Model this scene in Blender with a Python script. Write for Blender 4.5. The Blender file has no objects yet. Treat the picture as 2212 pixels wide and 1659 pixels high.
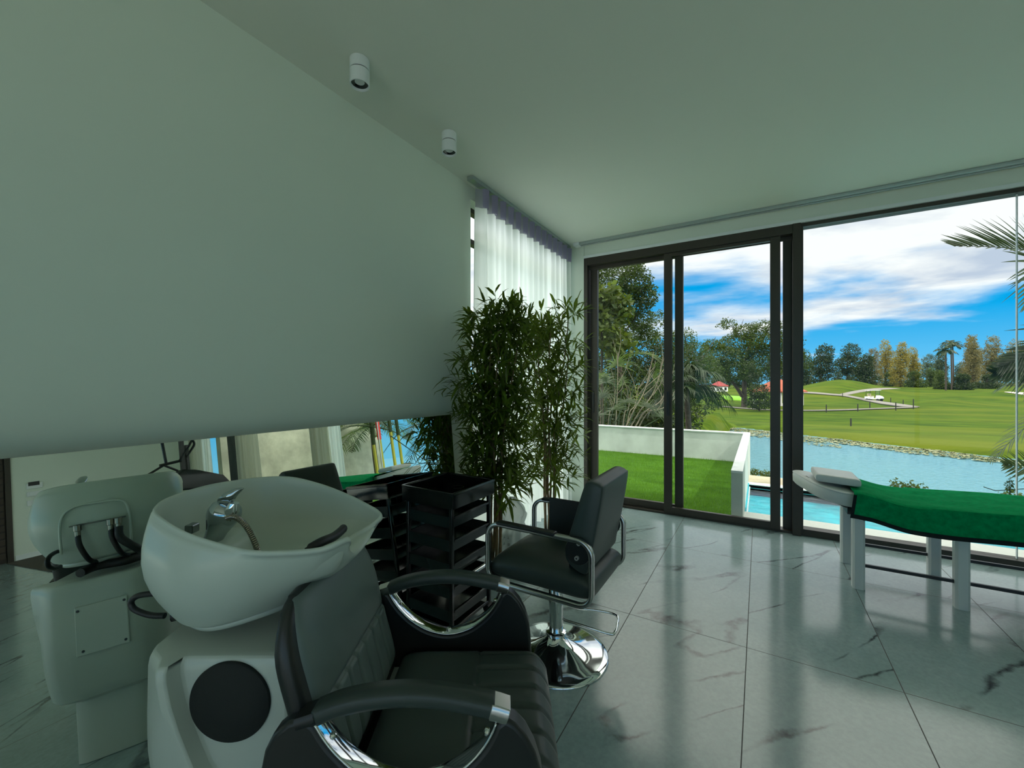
import bpy, bmesh, math, random
import numpy as np
from mathutils import Vector, Matrix
R_=random.Random(7)
scn=bpy.context.scene; COL=scn.collection
# ---------------- camera ----------------
FPX=890.0; CXP=1106.0; CYP=829.5; HC=1.4
YAW=math.atan(535/FPX)
cd=bpy.data.cameras.new('camera'); cam=bpy.data.objects.new('camera',cd); COL.objects.link(cam)
cam.location=(0,0,HC); cam.rotation_euler=(math.pi/2,0,YAW); cd.sensor_width=36; cd.lens=FPX/2212*36
cd.clip_start=0.02; cd.clip_end=900; scn.camera=cam
# ---------------- view ----------------
vs=scn.view_settings; vs.view_transform='Standard'; vs.look='None'; vs.gamma=1; vs.use_curve_mapping=False; vs.exposure=0.0
# ---------------- sun ----------------
sd=bpy.data.lights.new('sun','SUN'); so=bpy.data.objects.new('sun',sd); COL.objects.link(so)
sd.energy=3.4; sd.angle=math.radians(0.8); sd.color=(1,.95,.86)
so.rotation_euler=Vector((.72,-.12,.85)).to_track_quat('Z','Y').to_euler(); so.location=(30,-20,40)
# ---------------- world ----------------
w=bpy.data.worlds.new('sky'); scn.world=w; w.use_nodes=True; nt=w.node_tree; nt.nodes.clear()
def nn(t,typ,**k):
    n=t.nodes.new(typ)
    for a,b in k.items(): setattr(n,a,b)
    return n
def mth(t,op,a,b=None,c=None,clamp=False):
    n=nn(t,'ShaderNodeMath',operation=op); n.use_clamp=clamp
    for i,v in enumerate((a,b,c)):
        if v is None: continue
        if isinstance(v,(int,float)): n.inputs[i].default_value=v
        else: t.links.new(v,n.inputs[i])
    return n.outputs[0]
def ramp(t,fac,stops,interp='LINEAR'):
    n=nn(t,'ShaderNodeValToRGB'); cr=n.color_ramp; cr.interpolation=interp
    while len(cr.elements)<len(stops): cr.elements.new(.5)
    for e,(p,c) in zip(cr.elements,stops):
        e.position=p; e.color=(c,c,c,1) if isinstance(c,(int,float)) else (*c,1)
    t.links.new(fac,n.inputs[0]); return n.outputs[0]
def mixc(t,fac,a,b,typ='MIX'):
    n=nn(t,'ShaderNodeMix',data_type='RGBA',blend_type=typ)
    for i,v in ((0,fac),(6,a),(7,b)):
        if isinstance(v,(int,float)): n.inputs[i].default_value=v
        elif isinstance(v,tuple): n.inputs[i].default_value=(*v,1)
        else: t.links.new(v,n.inputs[i])
    return n.outputs[2]
def noise(t,vec,scale,detail=4,rough=.5,dist=0.0):
    n=nn(t,'ShaderNodeTexNoise'); n.inputs['Scale'].default_value=scale; n.inputs['Detail'].default_value=detail
    n.inputs['Roughness'].default_value=rough; n.inputs['Distortion'].default_value=dist
    if vec is not None: t.links.new(vec,n.inputs['Vector'])
    return n.outputs['Fac']
tc=nn(nt,'ShaderNodeTexCoord'); sx=nn(nt,'ShaderNodeSeparateXYZ'); nt.links.new(tc.outputs['Generated'],sx.inputs[0])
zz=mth(nt,'MAXIMUM',sx.outputs[2],0.0)
den=mth(nt,'ADD',zz,0.16)
cx_=nn(nt,'ShaderNodeCombineXYZ')
nt.links.new(mth(nt,'DIVIDE',sx.outputs[0],den),cx_.inputs[0]); nt.links.new(mth(nt,'DIVIDE',sx.outputs[1],den),cx_.inputs[1])
mp=nn(nt,'ShaderNodeMapping'); mp.inputs['Rotation'].default_value=(0,0,math.radians(-25)); mp.inputs['Scale'].default_value=(.75,1.15,1); mp.inputs['Location'].default_value=(1.3,.4,0)
nt.links.new(cx_.outputs[0],mp.inputs[0])
n1=noise(nt,mp.outputs[0],1.1,8,.52,.25); n2=noise(nt,mp.outputs[0],2.0,6,.55,.3)
sky=ramp(nt,zz,[(0,(.17,.56,.86)),(.06,(.10,.50,.88)),(.13,(.0,.39,.84)),(.3,(.0,.34,.78)),(1,(.02,.28,.7))])
cov=ramp(nt,zz,[(0,.0),(.07,.12),(.13,.22),(.20,.36),(.27,.48),(.42,.75),(1,.8)])
cov=mth(nt,'ADD',cov,ramp(nt,mth(nt,'MULTIPLY',sx.outputs[0],-1.0),[(.45,0),(.75,.5)])); cl=mth(nt,'ADD',n1,cov); cm=ramp(nt,cl,[(.0,0),(.66,0),(.88,1)],'EASE')
cc=ramp(nt,n2,[(.34,(.52,.60,.74)),(.56,(.97,.98,.99))])
cc=mixc(nt,ramp(nt,zz,[(.36,0),(.5,1)]),cc,(1.0,.99,.90))
colr=mixc(nt,cm,sky,cc)
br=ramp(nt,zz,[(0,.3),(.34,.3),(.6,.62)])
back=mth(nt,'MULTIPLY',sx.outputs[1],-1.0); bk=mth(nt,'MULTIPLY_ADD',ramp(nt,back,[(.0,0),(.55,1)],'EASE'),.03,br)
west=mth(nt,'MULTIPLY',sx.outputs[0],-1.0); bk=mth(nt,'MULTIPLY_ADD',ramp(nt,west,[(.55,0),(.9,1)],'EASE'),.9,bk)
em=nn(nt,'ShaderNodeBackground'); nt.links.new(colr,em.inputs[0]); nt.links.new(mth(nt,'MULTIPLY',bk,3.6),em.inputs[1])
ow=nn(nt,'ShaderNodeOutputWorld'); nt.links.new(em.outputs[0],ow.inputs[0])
# ---------------- helpers ----------------
Fv=Vector((-math.sin(YAW),math.cos(YAW),0)); Rv=Vector((math.cos(YAW),math.sin(YAW),0)); CC=Vector((0,0,HC))
def ray(px,py): return Fv+Rv*((px-CXP)/FPX)+Vector((0,0,1))*((CYP-py)/FPX)
def at(px,py,d): return CC+ray(px,py)*d
def atz(px,py,z): r=ray(px,py); return CC+r*((z-HC)/r.z)
def aty(px,py,y): r=ray(px,py); return CC+r*(y/r.y)
MATS={}
def mat(name,col,rough=.5,metal=0,spec=.5,var=0,vscale=8,bump=0,bscale=60,coat=0,col2=None,sheen=0,trans=0,island=0,stretch=None,bdist=.01):
    if name in MATS: return MATS[name]
    m=bpy.data.materials.new(name); m.use_nodes=True; t=m.node_tree; b=t.nodes['Principled BSDF']
    b.inputs['Base Color'].default_value=(*col,1); b.inputs['Roughness'].default_value=rough; b.inputs['Metallic'].default_value=metal
    b.inputs['Specular IOR Level'].default_value=spec; b.inputs['Coat Weight'].default_value=coat
    b.inputs['Coat Roughness'].default_value=.05; b.inputs['Sheen Weight'].default_value=sheen
    tcn=nn(t,'ShaderNodeTexCoord'); vec=tcn.outputs['Object']
    if stretch:
        mpn=nn(t,'ShaderNodeMapping'); mpn.inputs['Scale'].default_value=stretch; t.links.new(vec,mpn.inputs[0]); vec=mpn.outputs[0]
    if var or col2:
        c2=col2 or tuple(max(0,c*(1-var)) for c in col)
        f=noise(t,vec,vscale,5,.6)
        f=ramp(t,f,[(.35,0),(.65,1)])
        out=mixc(t,f,c2,col)
        if island:
            g=nn(t,'ShaderNodeNewGeometry')
            out=mixc(t,mth(t,'MULTIPLY',g.outputs['Random Per Island'],island),out,c2)
        t.links.new(out,b.inputs['Base Color'])
    if bump:
        f=noise(t,vec,bscale,4,.6); bn=nn(t,'ShaderNodeBump'); bn.inputs['Strength'].default_value=bump; bn.inputs['Distance'].default_value=bdist
        t.links.new(f,bn.inputs['Height']); t.links.new(bn.outputs[0],b.inputs['Normal'])
    if trans:
        tr=nn(t,'ShaderNodeBsdfTranslucent'); tr.inputs[0].default_value=(*[min(1,c*1.3) for c in col],1)
        mx=nn(t,'ShaderNodeMixShader'); mx.inputs[0].default_value=trans
        t.links.new(b.outputs[0],mx.inputs[1]); t.links.new(tr.outputs[0],mx.inputs[2])
        t.links.new(mx.outputs[0],t.nodes['Material Output'].inputs[0])
    MATS[name]=m; return m
ORG={}
class MB:
    def __init__(s): s.v=[]; s.f=[]
    def add(s,vs,fs):
        k=len(s.v); s.v.extend([tuple(v) for v in vs]); s.f.extend([tuple(i+k for i in f) for f in fs]); return s
    def box(s,lo,hi,fr=None):
        x0,y0,z0=lo;x1,y1,z1=hi
        vs=[(x0,y0,z0),(x1,y0,z0),(x1,y1,z0),(x0,y1,z0),(x0,y0,z1),(x1,y0,z1),(x1,y1,z1),(x0,y1,z1)]
        if fr: vs=[fr(*v) for v in vs]
        return s.add(vs,[(0,3,2,1),(4,5,6,7),(0,1,5,4),(1,2,6,5),(2,3,7,6),(3,0,4,7)])
    def prism(s,poly,h0,h1,fr):   # poly of 2D points, fr(x,y,h)->world
        n=len(poly); vs=[fr(x,y,h0) for x,y in poly]+[fr(x,y,h1) for x,y in poly]
        fs=[tuple(range(n))[::-1],tuple(range(n,2*n))]+[(i,(i+1)%n,n+(i+1)%n,n+i) for i in range(n)]
        return s.add(vs,fs)
    def tube(s,pts,r,n=10,cap=True,closed=False):
        pts=[Vector(p) for p in pts]; m=len(pts)
        rs=r if isinstance(r,(list,tuple)) else [r]*m
        ref=None; vs=[]
        for i,p in enumerate(pts):
            if closed: t=pts[(i+1)%m]-pts[i-1]
            else: t=pts[min(i+1,m-1)]-pts[max(i-1,0)]
            t.normalize()
            if ref is None: ref=Vector((0,0,1)) if abs(t.z)<.9 else Vector((1,0,0))
            a=(ref-t*ref.dot(t)).normalized(); ref=a; b=t.cross(a)
            for k in range(n):
                an=2*math.pi*k/n; vs.append(p+(a*math.cos(an)+b*math.sin(an))*rs[i])
        fs=[]
        for i in range(m if closed else m-1):
            j=(i+1)%m
            for k in range(n): fs.append((i*n+k,i*n+(k+1)%n,j*n+(k+1)%n,j*n+k))
        if cap and not closed: fs+= [tuple(range(n))[::-1],tuple(range((m-1)*n,m*n))]
        return s.add(vs,fs)
    def lathe(s,prof,c,n=40,axis=None,cap=True):
        # prof: (r,h) list, about c along axis (default z)
        ax=Vector(axis or (0,0,1)).normalized(); ref=Vector((0,0,1)) if abs(ax.z)<.9 else Vector((1,0,0))
        a=(ref-ax*ref.dot(ax)).normalized(); b=ax.cross(a); c=Vector(c); vs=[]
        for r,h in prof:
            for k in range(n):
                an=2*math.pi*k/n; vs.append(c+ax*h+(a*math.cos(an)+b*math.sin(an))*r)
        fs=[(i*n+k,i*n+(k+1)%n,(i+1)*n+(k+1)%n,(i+1)*n+k) for i in range(len(prof)-1) for k in range(n)]
        if cap: fs+=[tuple(range(n))[::-1],tuple(range((len(prof)-1)*n,len(prof)*n))]
        return s.add(vs,fs)
    def grid(s,fn,nu,nv,cu=False):
        vs=[fn(i/(nu if cu else nu-1),j/(nv-1)) for i in range(nu) for j in range(nv)]
        fs=[(i*nv+j,((i+1)%nu)*nv+j,((i+1)%nu)*nv+j+1,i*nv+j+1) for i in range(nu if cu else nu-1) for j in range(nv-1)]
        return s.add(vs,fs)
    def rings(s,rings,closed=True,cap0=False,cap1=False):
        n=len(rings[0]); vs=[p for r in rings for p in r]
        fs=[(i*n+k,i*n+(k+1)%n,(i+1)*n+(k+1)%n,(i+1)*n+k) for i in range(len(rings)-1) for k in range(n if closed else n-1)]
        if cap0: fs.append(tuple(range(n))[::-1])
        if cap1: fs.append(tuple(range((len(rings)-1)*n,len(rings)*n)))
        return s.add(vs,fs)
    def pillow(s,fr,su,sv,t,p=6,q=.35,top=None,bot=None,nu=28,nv=28):
        # closed cushion; fr(x,y,h) -> world
        def prof(u,v): return max(0,(1-abs(u)**p)*(1-abs(v)**p))**q
        def mk(sign,ex):
            def fn(i,j):
                u=math.sin((i-.5)*math.pi); v=math.sin((j-.5)*math.pi)
                k=prof(u,v); h=sign*t/2*k+(ex(u,v)*k if ex else 0)
                return fr(u*su/2,v*sv/2,h)
            return fn
        s.grid(mk(1,top),nu,nv); k=len(s.f); s.grid(mk(-1,bot),nu,nv)
        for i in range(k,len(s.f)): s.f[i]=s.f[i][::-1]
        return s
    def sweep(s,path,side,wd,th,closed=False,rot=None):
        path=[Vector(p) for p in path]; side=Vector(side).normalized(); m=len(path); R=[]
        for i,p in enumerate(path):
            t=(path[(i+1)%m]-path[i-1]) if closed else (path[min(i+1,m-1)]-path[max(i-1,0)])
            t.normalize(); nrm=t.cross(side).normalized()
            wi=wd[i] if isinstance(wd,(list,tuple)) else wd; ti=th[i] if isinstance(th,(list,tuple)) else th
            a,b=side*wi/2,nrm*ti/2; c=.82
            R.append([p+a*c+b,p-a*c+b,p-a+b*c*.6,p-a-b*c*.6,p-a*c-b,p+a*c-b,p+a-b*c*.6,p+a+b*c*.6])
        if closed: R.append(R[0])
        return s.rings(R,True,not closed,not closed)
    def build(s,name,m,parent=None,smooth=True,bevel=0,sub=0,merge=True,seg=2,**tags):
        o0=ORG.get(parent.name,Vector((0,0,0))) if parent else Vector((0,0,0))
        org=o0
        if parent is None and tags.get('loc') is not None: org=Vector(tags['loc'])
        me=bpy.data.meshes.new(name)
        V=np.array(s.v,dtype=float)-np.array(org)[None,:]
        me.from_pydata(V.tolist(),[],s.f); me.validate()
        if merge:
            bm=bmesh.new(); bm.from_mesh(me); bmesh.ops.remove_doubles(bm,verts=bm.verts,dist=1e-5)
            bmesh.ops.recalc_face_normals(bm,faces=bm.faces); bm.to_mesh(me); bm.free()
        if smooth:
            for p in me.polygons: p.use_smooth=True
            if smooth!='full':
                try: me.set_sharp_from_angle(angle=math.radians(38))
                except Exception: pass
        me.materials.append(m)
        o=bpy.data.objects.new(name,me); COL.objects.link(o)
        if parent: o.parent=parent
        else: o.location=org
        ORG[o.name]=o0 if parent else org
        if bevel:
            md=o.modifiers.new('b','BEVEL'); md.width=bevel; md.segments=seg; md.limit_method='ANGLE'; md.angle_limit=math.radians(40)
        if sub:
            md=o.modifiers.new('s','SUBSURF'); md.levels=sub; md.render_levels=sub
        for k in ('label','category','group','kind'):
            if tags.get(k): o[k]=tags[k]
        return o
def thing(name,loc,label,cat,group=None,kind=None):
    o=bpy.data.objects.new(name,None); COL.objects.link(o); o.location=loc; o.empty_display_size=.1
    ORG[o.name]=Vector(loc); o['label']=label; o['category']=cat
    if group: o['group']=group
    if kind: o['kind']=kind
    return o
def struct(name,mb,m,parent=None,**k):
    return mb.build(name,m,parent,kind=None if parent else 'structure',**k)
def frame_to(a,b,c):   # local frame from three axes & origin
    return a
# ---------------- materials ----------------
PAINT=mat('wall_paint',(.685,.755,.65),.75,spec=.25,bump=.03,bscale=300)
CEIL=mat('ceiling_paint',(.70,.735,.645),.8,spec=.2,bump=.05,bscale=350)
DARKFR=mat('bronze_frame_metal',(.048,.040,.031),.42,metal=.3,spec=.5)
WHITEM=mat('white_powder_coat',(.72,.76,.75),.35)
BLACKM=mat('black_satin_metal',(.012,.013,.014),.35)
CHROME=mat('chrome',(.74,.77,.78),.06,metal=1)
BRUSH=mat('dull_chrome',(.55,.55,.54),.22,metal=1)
CERAM=mat('white_ceramic',(.53,.60,.53),.34,spec=.5,coat=.10)
PLAST=mat('white_gloss_plastic',(.50,.56,.50),.32,spec=.5,coat=.06)
LEATH=mat('charcoal_leather',(.036,.050,.046),.42,spec=.45,bump=.12,bscale=350,bdist=.002)
LEATG=mat('slate_leather_panel',(.115,.155,.148),.42,spec=.5,bump=.12,bscale=350,bdist=.002)
LEATB=mat('black_leather',(.014,.016,.016),.36,spec=.5,bump=.1,bscale=350,bdist=.002)
TROL=mat('black_gloss_plastic',(.004,.006,.006),.12,spec=.6)
TROLG=mat('black_gloss_tray',(.012,.022,.022),.2,spec=.5)
RUB=mat('black_rubber',(.006,.006,.007),.45)
LEAFB=mat('bamboo_leaf',(.17,.25,.02),.45,var=.85,vscale=12,trans=.35,island=.7)
CANE=mat('bamboo_cane',(.32,.19,.08),.45,col2=(.11,.075,.03),vscale=9)
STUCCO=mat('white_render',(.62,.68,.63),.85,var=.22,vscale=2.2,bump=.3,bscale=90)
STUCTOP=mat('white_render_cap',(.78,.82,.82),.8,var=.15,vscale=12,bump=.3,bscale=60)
TILEW=mat('pale_pool_coping',(.78,.80,.76),.55,var=.08,vscale=30)
DECKB=mat('beige_deck_stone',(.62,.55,.40),.8,var=.2,vscale=20)
TRUNK=mat('bark',(.10,.075,.055),.9,var=.5,vscale=10,bump=.5,bscale=20)
PALEBR=mat('pale_bare_branch',(.24,.21,.145),.85,var=.4,vscale=6)
# glass: transparent with fresnel reflection
def glassmat(name,tint,ior=1.45,rough=0.0):
    m=bpy.data.materials.new(name); m.use_nodes=True; t=m.node_tree; t.nodes.clear()
    fr=nn(t,'ShaderNodeFresnel'); fr.inputs[0].default_value=ior
    tr=nn(t,'ShaderNodeBsdfTransparent'); tr.inputs[0].default_value=(*tint,1)
    gl=nn(t,'ShaderNodeBsdfGlossy'); gl.inputs['Roughness'].default_value=rough; gl.inputs[0].default_value=(.9,.95,.95,1)
    mx=nn(t,'ShaderNodeMixShader'); ou=nn(t,'ShaderNodeOutputMaterial')
    gm=nn(t,'ShaderNodeNewGeometry'); fk=mth(t,'MULTIPLY',fr.outputs[0],mth(t,'SUBTRACT',1.0,gm.outputs['Backfacing']))
    t.links.new(fk,mx.inputs[0]); t.links.new(tr.outputs[0],mx.inputs[1]); t.links.new(gl.outputs[0],mx.inputs[2]); t.links.new(mx.outputs[0],ou.inputs[0])
    return m,t,gl,fr
GLASS,_,_,_=glassmat('clear_glass',(.97,.99,.98),1.25)
# mirror
MIRR=bpy.data.materials.new('mirror_silver'); MIRR.use_nodes=True
b=MIRR.node_tree.nodes['Principled BSDF']; b.inputs['Base Color'].default_value=(.80,.86,.80,1); b.inputs['Metallic'].default_value=1; b.inputs['Roughness'].default_value=.0
# marble floor
def floor_mat():
    m=bpy.data.materials.new('marble_tiles'); m.use_nodes=True; t=m.node_tree; b=t.nodes['Principled BSDF']
    tcn=nn(t,'ShaderNodeTexCoord'); s=nn(t,'ShaderNodeSeparateXYZ'); t.links.new(tcn.outputs['Object'],s.inputs[0])
    TX,TY=.6213,1.2485
    u=mth(t,'DIVIDE',mth(t,'ADD',s.outputs[0],.680+TX*20),TX); v=mth(t,'DIVIDE',mth(t,'ADD',s.outputs[1],-2.518+TY*10),TY)
    fu=mth(t,'FRACT',u); fv=mth(t,'FRACT',v); iu=mth(t,'FLOOR',u); iv=mth(t,'FLOOR',v)
    du=mth(t,'MULTIPLY',mth(t,'MINIMUM',fu,mth(t,'SUBTRACT',1.0,fu)),TX); dv=mth(t,'MULTIPLY',mth(t,'MINIMUM',fv,mth(t,'SUBTRACT',1.0,fv)),TY)
    g=mth(t,'LESS_THAN',mth(t,'MINIMUM',du,dv),.0021)
    # per tile offset
    off=nn(t,'ShaderNodeCombineXYZ'); t.links.new(mth(t,'MULTIPLY',iu,3.17),off.inputs[0]); t.links.new(mth(t,'MULTIPLY',iv,5.31),off.inputs[1])
    rot=nn(t,'ShaderNodeMapping'); rot.inputs['Rotation'].default_value=(0,0,math.radians(-52)); t.links.new(tcn.outputs['Object'],rot.inputs[0])
    ad=nn(t,'ShaderNodeVectorMath',operation='ADD'); t.links.new(rot.outputs[0],ad.inputs[0]); t.links.new(off.outputs[0],ad.inputs[1])
    st=nn(t,'ShaderNodeMapping'); st.inputs['Scale'].default_value=(.42,1.9,1); t.links.new(ad.outputs[0],st.inputs[0])
    n=mth(t,'ADD',noise(t,st.outputs[0],1.1,2.5,.5,.3),mth(t,'MULTIPLY',mth(t,'SUBTRACT',noise(t,ad.outputs[0],16,5,.6),.5),.035))
    rid=mth(t,'ABSOLUTE',mth(t,'SUBTRACT',n,.5))
    vein=ramp(t,rid,[(0,1),(.004,.8),(.013,0)])
    msk=ramp(t,noise(t,ad.outputs[0],1.9,2,.5),[(.46,0),(.56,1)])
    brk=ramp(t,noise(t,ad.outputs[0],9,4,.6),[(.32,.3),(.55,1)])
    vm=mth(t,'MULTIPLY',mth(t,'MULTIPLY',vein,msk),brk)
    fine=ramp(t,noise(t,st.outputs[0],9,6,.7,.5),[(.56,0),(.75,.5)])
    fm=mth(t,'MULTIPLY',fine,ramp(t,noise(t,ad.outputs[0],2.3,2),[(.5,0),(.7,.6)]))
    base=mixc(t,ramp(t,noise(t,tcn.outputs['Object'],3,4,.6),[(.3,0),(.7,1)]),(.25,.355,.365),(.33,.425,.435))
    spk=ramp(t,noise(t,ad.outputs[0],42,5,.7),[(.40,0),(.62,1)]); base=mixc(t,mth(t,'MULTIPLY',spk,.35),base,(.20,.25,.26)); c=mixc(t,fm,base,(.16,.18,.19)); c=mixc(t,vm,c,(.035,.045,.055)); c=mixc(t,g,c,(.03,.032,.03))
    t.links.new(c,b.inputs['Base Color'])
    r=mixc(t,g,(.15,.15,.15),(.6,.6,.6)); rn=mth(t,'ADD',mth(t,'MULTIPLY',noise(t,tcn.outputs['Object'],20,5,.6),.10),.10)
    t.links.new(mth(t,'ADD',rn,mth(t,'MULTIPLY',g,.5)),b.inputs['Roughness'])
    b.inputs['Specular IOR Level'].default_value=.75
    bn=nn(t,'ShaderNodeBump'); bn.inputs['Strength'].default_value=.12; bn.inputs['Distance'].default_value=.002
    t.links.new(mth(t,'SUBTRACT',noise(t,tcn.outputs['Object'],9,3),mth(t,'MULTIPLY',g,1.5)),bn.inputs['Height']); t.links.new(bn.outputs[0],b.inputs['Normal'])
    return m
FLOORM=floor_mat()
def grass_mat(name,c1,c2,c3,sc):
    m=bpy.data.materials.new(name); m.use_nodes=True; t=m.node_tree; b=t.nodes['Principled BSDF']
    tcn=nn(t,'ShaderNodeTexCoord'); o=tcn.outputs['Object']
    st=nn(t,'ShaderNodeMapping'); st.inputs['Scale'].default_value=(.5,1.4,1); st.inputs['Rotation'].default_value=(0,0,-YAW); t.links.new(o,st.inputs[0])
    c=mixc(t,ramp(t,noise(t,st.outputs[0],sc,6,.65),[(.38,0),(.62,1)]),c1,c2)
    c=mixc(t,ramp(t,noise(t,st.outputs[0],sc*.23,3,.5),[(.45,0),(.7,1)]),c,c3)
    t.links.new(c,b.inputs['Base Color']); b.inputs['Roughness'].default_value=.95; b.inputs['Specular IOR Level'].default_value=.1
    bn=nn(t,'ShaderNodeBump'); bn.inputs['Strength'].default_value=.6; bn.inputs['Distance'].default_value=.1
    t.links.new(noise(t,o,sc*8,4,.7),bn.inputs['Height']); t.links.new(bn.outputs[0],b.inputs['Normal'])
    return m
GRASSF=grass_mat('fairway_grass',(.026,.058,.001),(.070,.115,.003),(.090,.115,.006),.5)
GRASSL=grass_mat('lawn_soil_grass',(.03,.09,.006),(.08,.2,.02),(.06,.15,.012),3)
# ---------------- room shell ----------------
XL,XR,YB,YF,ZC=-2.05,8.0,-3.0,4.62,3.04
struct('floor',MB().box((XL-.2,YB-.2,-.12),(XR+.2,YF+.16,0)),FLOORM,smooth=False)
struct('ceiling',MB().box((XL-.2,YB-.2,ZC),(XR+.2,YF+.45,ZC+.2)),CEIL,smooth=False)
struct('wall_left',MB().box((XL-.2,YB,0),(XL,2.745,ZC)).box((XL-.2,2.745,2.93),(XL,4.52,ZC)).box((XL-.2,4.52,0),(XL,YF+.14,ZC)),PAINT,smooth=False)
struct('wall_back',MB().box((XL-.2,YB-.2,0),(-1.6,YB,ZC)).box((-1.6,YB-.2,2.35),(7.6,YB,ZC)).box((7.6,YB-.2,0),(XR+.2,YB,ZC)),PAINT,smooth=False)  # wide opening shaped to let extra fill daylight in from behind
wb=struct('added_fill_window',MB().box((-1.6,YB-.15,0),(7.6,YB-.08,.06)).box((-1.6,YB-.15,2.3),(7.6,YB-.08,2.35)).box((-1.6,YB-.15,.06),(-1.54,YB-.08,2.3)).box((7.54,YB-.15,.06),(7.6,YB-.08,2.3)),DARKFR,smooth=False)  # glazing added behind the camera, unseen, to brighten the room
for k in range(1,4): struct('fill_window_mullion',MB().box((-1.6+k*2.3-.03,YB-.15,.06),(-1.6+k*2.3+.03,YB-.08,2.3)),DARKFR,wb,smooth=False)
struct('window_pane',MB().box((-1.54,YB-.12,.06),(7.54,YB-.11,2.3)),GLASS,wb,smooth=False)  # pane of the added fill glazing
struct('wall_right',MB().box((XR,YB,0),(XR+.2,.55,ZC)).box((XR,.55,2.3),(XR+.2,1.72,ZC)).box((XR,1.72,0),(XR+.2,YF,ZC)),PAINT,smooth=False)
struct('wall_front',MB().box((XL,YF,0),(-1.785,YF+.14,ZC)).box((-1.785,YF+.01,2.895),(XR,YF+.14,ZC)).box((7.75,YF,0),(XR,YF+.14,ZC)).box((5.75,YF-.02,0),(6.35,YF+.16,ZC)),PAINT,smooth=False)
struct('trim_1',MB().box((-1.785,YF-.005,2.885),(XR,YF+.02,2.915)),WHITEM,smooth=False)
struct('baseboard_right',MB().box((XR-.015,1.74,0),(XR,YF,.09)),WHITEM,smooth=False)
# dark concrete pillar seen in the mirror
struct('wall_pillar',MB().box((5.72,YF-.06,0),(6.38,YF-.02,ZC)),mat('dark_concrete',(.07,.075,.065),.7,var=.4,vscale=5),smooth=False)
# dark doorway in the right wall
dr=struct('door_3',MB().box((XR+.02,.62,0),(XR+.09,1.65,2.25)),mat('dark_brown_timber',(.03,.022,.016),.6,var=.5,vscale=20,stretch=(1,1,6)),smooth=False)
mbs=MB()
for k in range(18): mbs.box((XR-.005,.64,.08+k*.12),(XR+.02,1.63,.08+k*.12+.085))
struct('door_slats',mbs,mat('dark_brown_slat',(.045,.03,.02),.55),dr,smooth=False)
struct('door_frame',MB().box((XR-.02,.55,0),(XR+.1,.62,2.3)).box((XR-.02,1.65,0),(XR+.1,1.72,2.3)).box((XR-.02,.62,2.25),(XR+.1,1.65,2.3)),DARKFR,dr,smooth=False)
# --- sliding doors ---
Y0=YF
struct('trim_2',MB().box((-1.785,Y0,.0),(-1.742,Y0+.14,2.885)).box((-1.742,Y0,2.80),(.325,Y0+.14,2.885)).box((-1.742,Y0+.03,.0),(.262,Y0+.14,.022)).box((.262,Y0-.01,0),(.325,Y0+.14,2.885)).box((-1.742,Y0+.075,2.76),(.262,Y0+.085,2.80)),DARKFR,smooth=False,bevel=.002)
def leaf(name,x0,x1,y,sl,sr,zb,zt,handle):
    d=struct(name,MB().box((x0,y,.022),(x0+sl,y+.042,2.80)).box((x1-sr,y,.022),(x1,y+.042,2.80)).box((x0+sl,y,.022),(x1-sr,y+.042,zb)).box((x0+sl,y,zt),(x1-sr,y+.042,2.80)),DARKFR,smooth=False,bevel=.002)
    struct('door_glass',MB().box((x0+sl,y+.017,zb),(x1-sr,y+.025,zt)),GLASS,d,smooth=False)
    hx=handle; struct('door_handle',MB().box((hx-.013,y-.012,1.06),(hx+.013,y+.004,1.32)),BLACKM,d,smooth=False,bevel=.003)
    return d
leaf('door_1',-1.735,-.70,Y0+.085,.088,.083,.10,2.757,-1.70)
leaf('door_2',-.884,.168,Y0+.020,.080,.081,.085,2.767,-.845)
struct('trim_3',MB().box((.19,Y0+.085,.022),(.262,Y0+.127,2.80)),DARKFR,smooth=False)
# --- fixed windows ---
def fixwin(name,x0,x1,joints,r_end=.05):
    d=struct(name,MB().box((x0,Y0+.02,0),(x1,Y0+.13,.062)).box((x0,Y0+.02,2.852),(x1,Y0+.13,2.885)).box((x1-r_end,Y0+.02,.062),(x1,Y0+.13,2.852)).box((x0,Y0+.02,.062),(x0+.02,Y0+.13,2.852)),DARKFR,smooth=False,bevel=.002)
    xs=[x0+.02]+joints+[x1-r_end]
    for a,b in zip(xs[:-1],xs[1:]): struct('window_pane',MB().box((a+.002,Y0+.07,.062),(b-.002,Y0+.08,2.852)),GLASS,d,smooth=False)
    for j in joints: struct('glass_joint',MB().box((j-.0028,Y0+.066,.062),(j+.0028,Y0+.084,2.852)),mat('silicone_joint',(.55,.6,.62),.4),d,smooth=False)
fixwin('window_2',.325,3.12,[1.687]); 
struct('trim_4',MB().box((3.12,Y0-.01,0),(3.26,Y0+.14,2.895)),DARKFR,smooth=False)
fixwin('window_3',3.26,5.75,[],.05); fixwin('window_4',6.35,7.75,[])
# left window behind curtain
wl=struct('window_1',MB().box((XL-.16,2.745,0),(XL-.10,2.785,2.93)).box((XL-.16,4.48,0),(XL-.10,4.52,2.93)).box((XL-.16,2.785,0),(XL-.10,4.48,.05)).box((XL-.16,2.785,2.89),(XL-.10,4.48,2.93)).box((XL-.16,2.785,2.62),(XL-.10,4.48,2.66)),DARKFR,smooth=False)
struct('window_pane',MB().box((XL-.135,2.785,.05),(XL-.125,4.48,2.62)),GLASS,wl,smooth=False)
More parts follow.
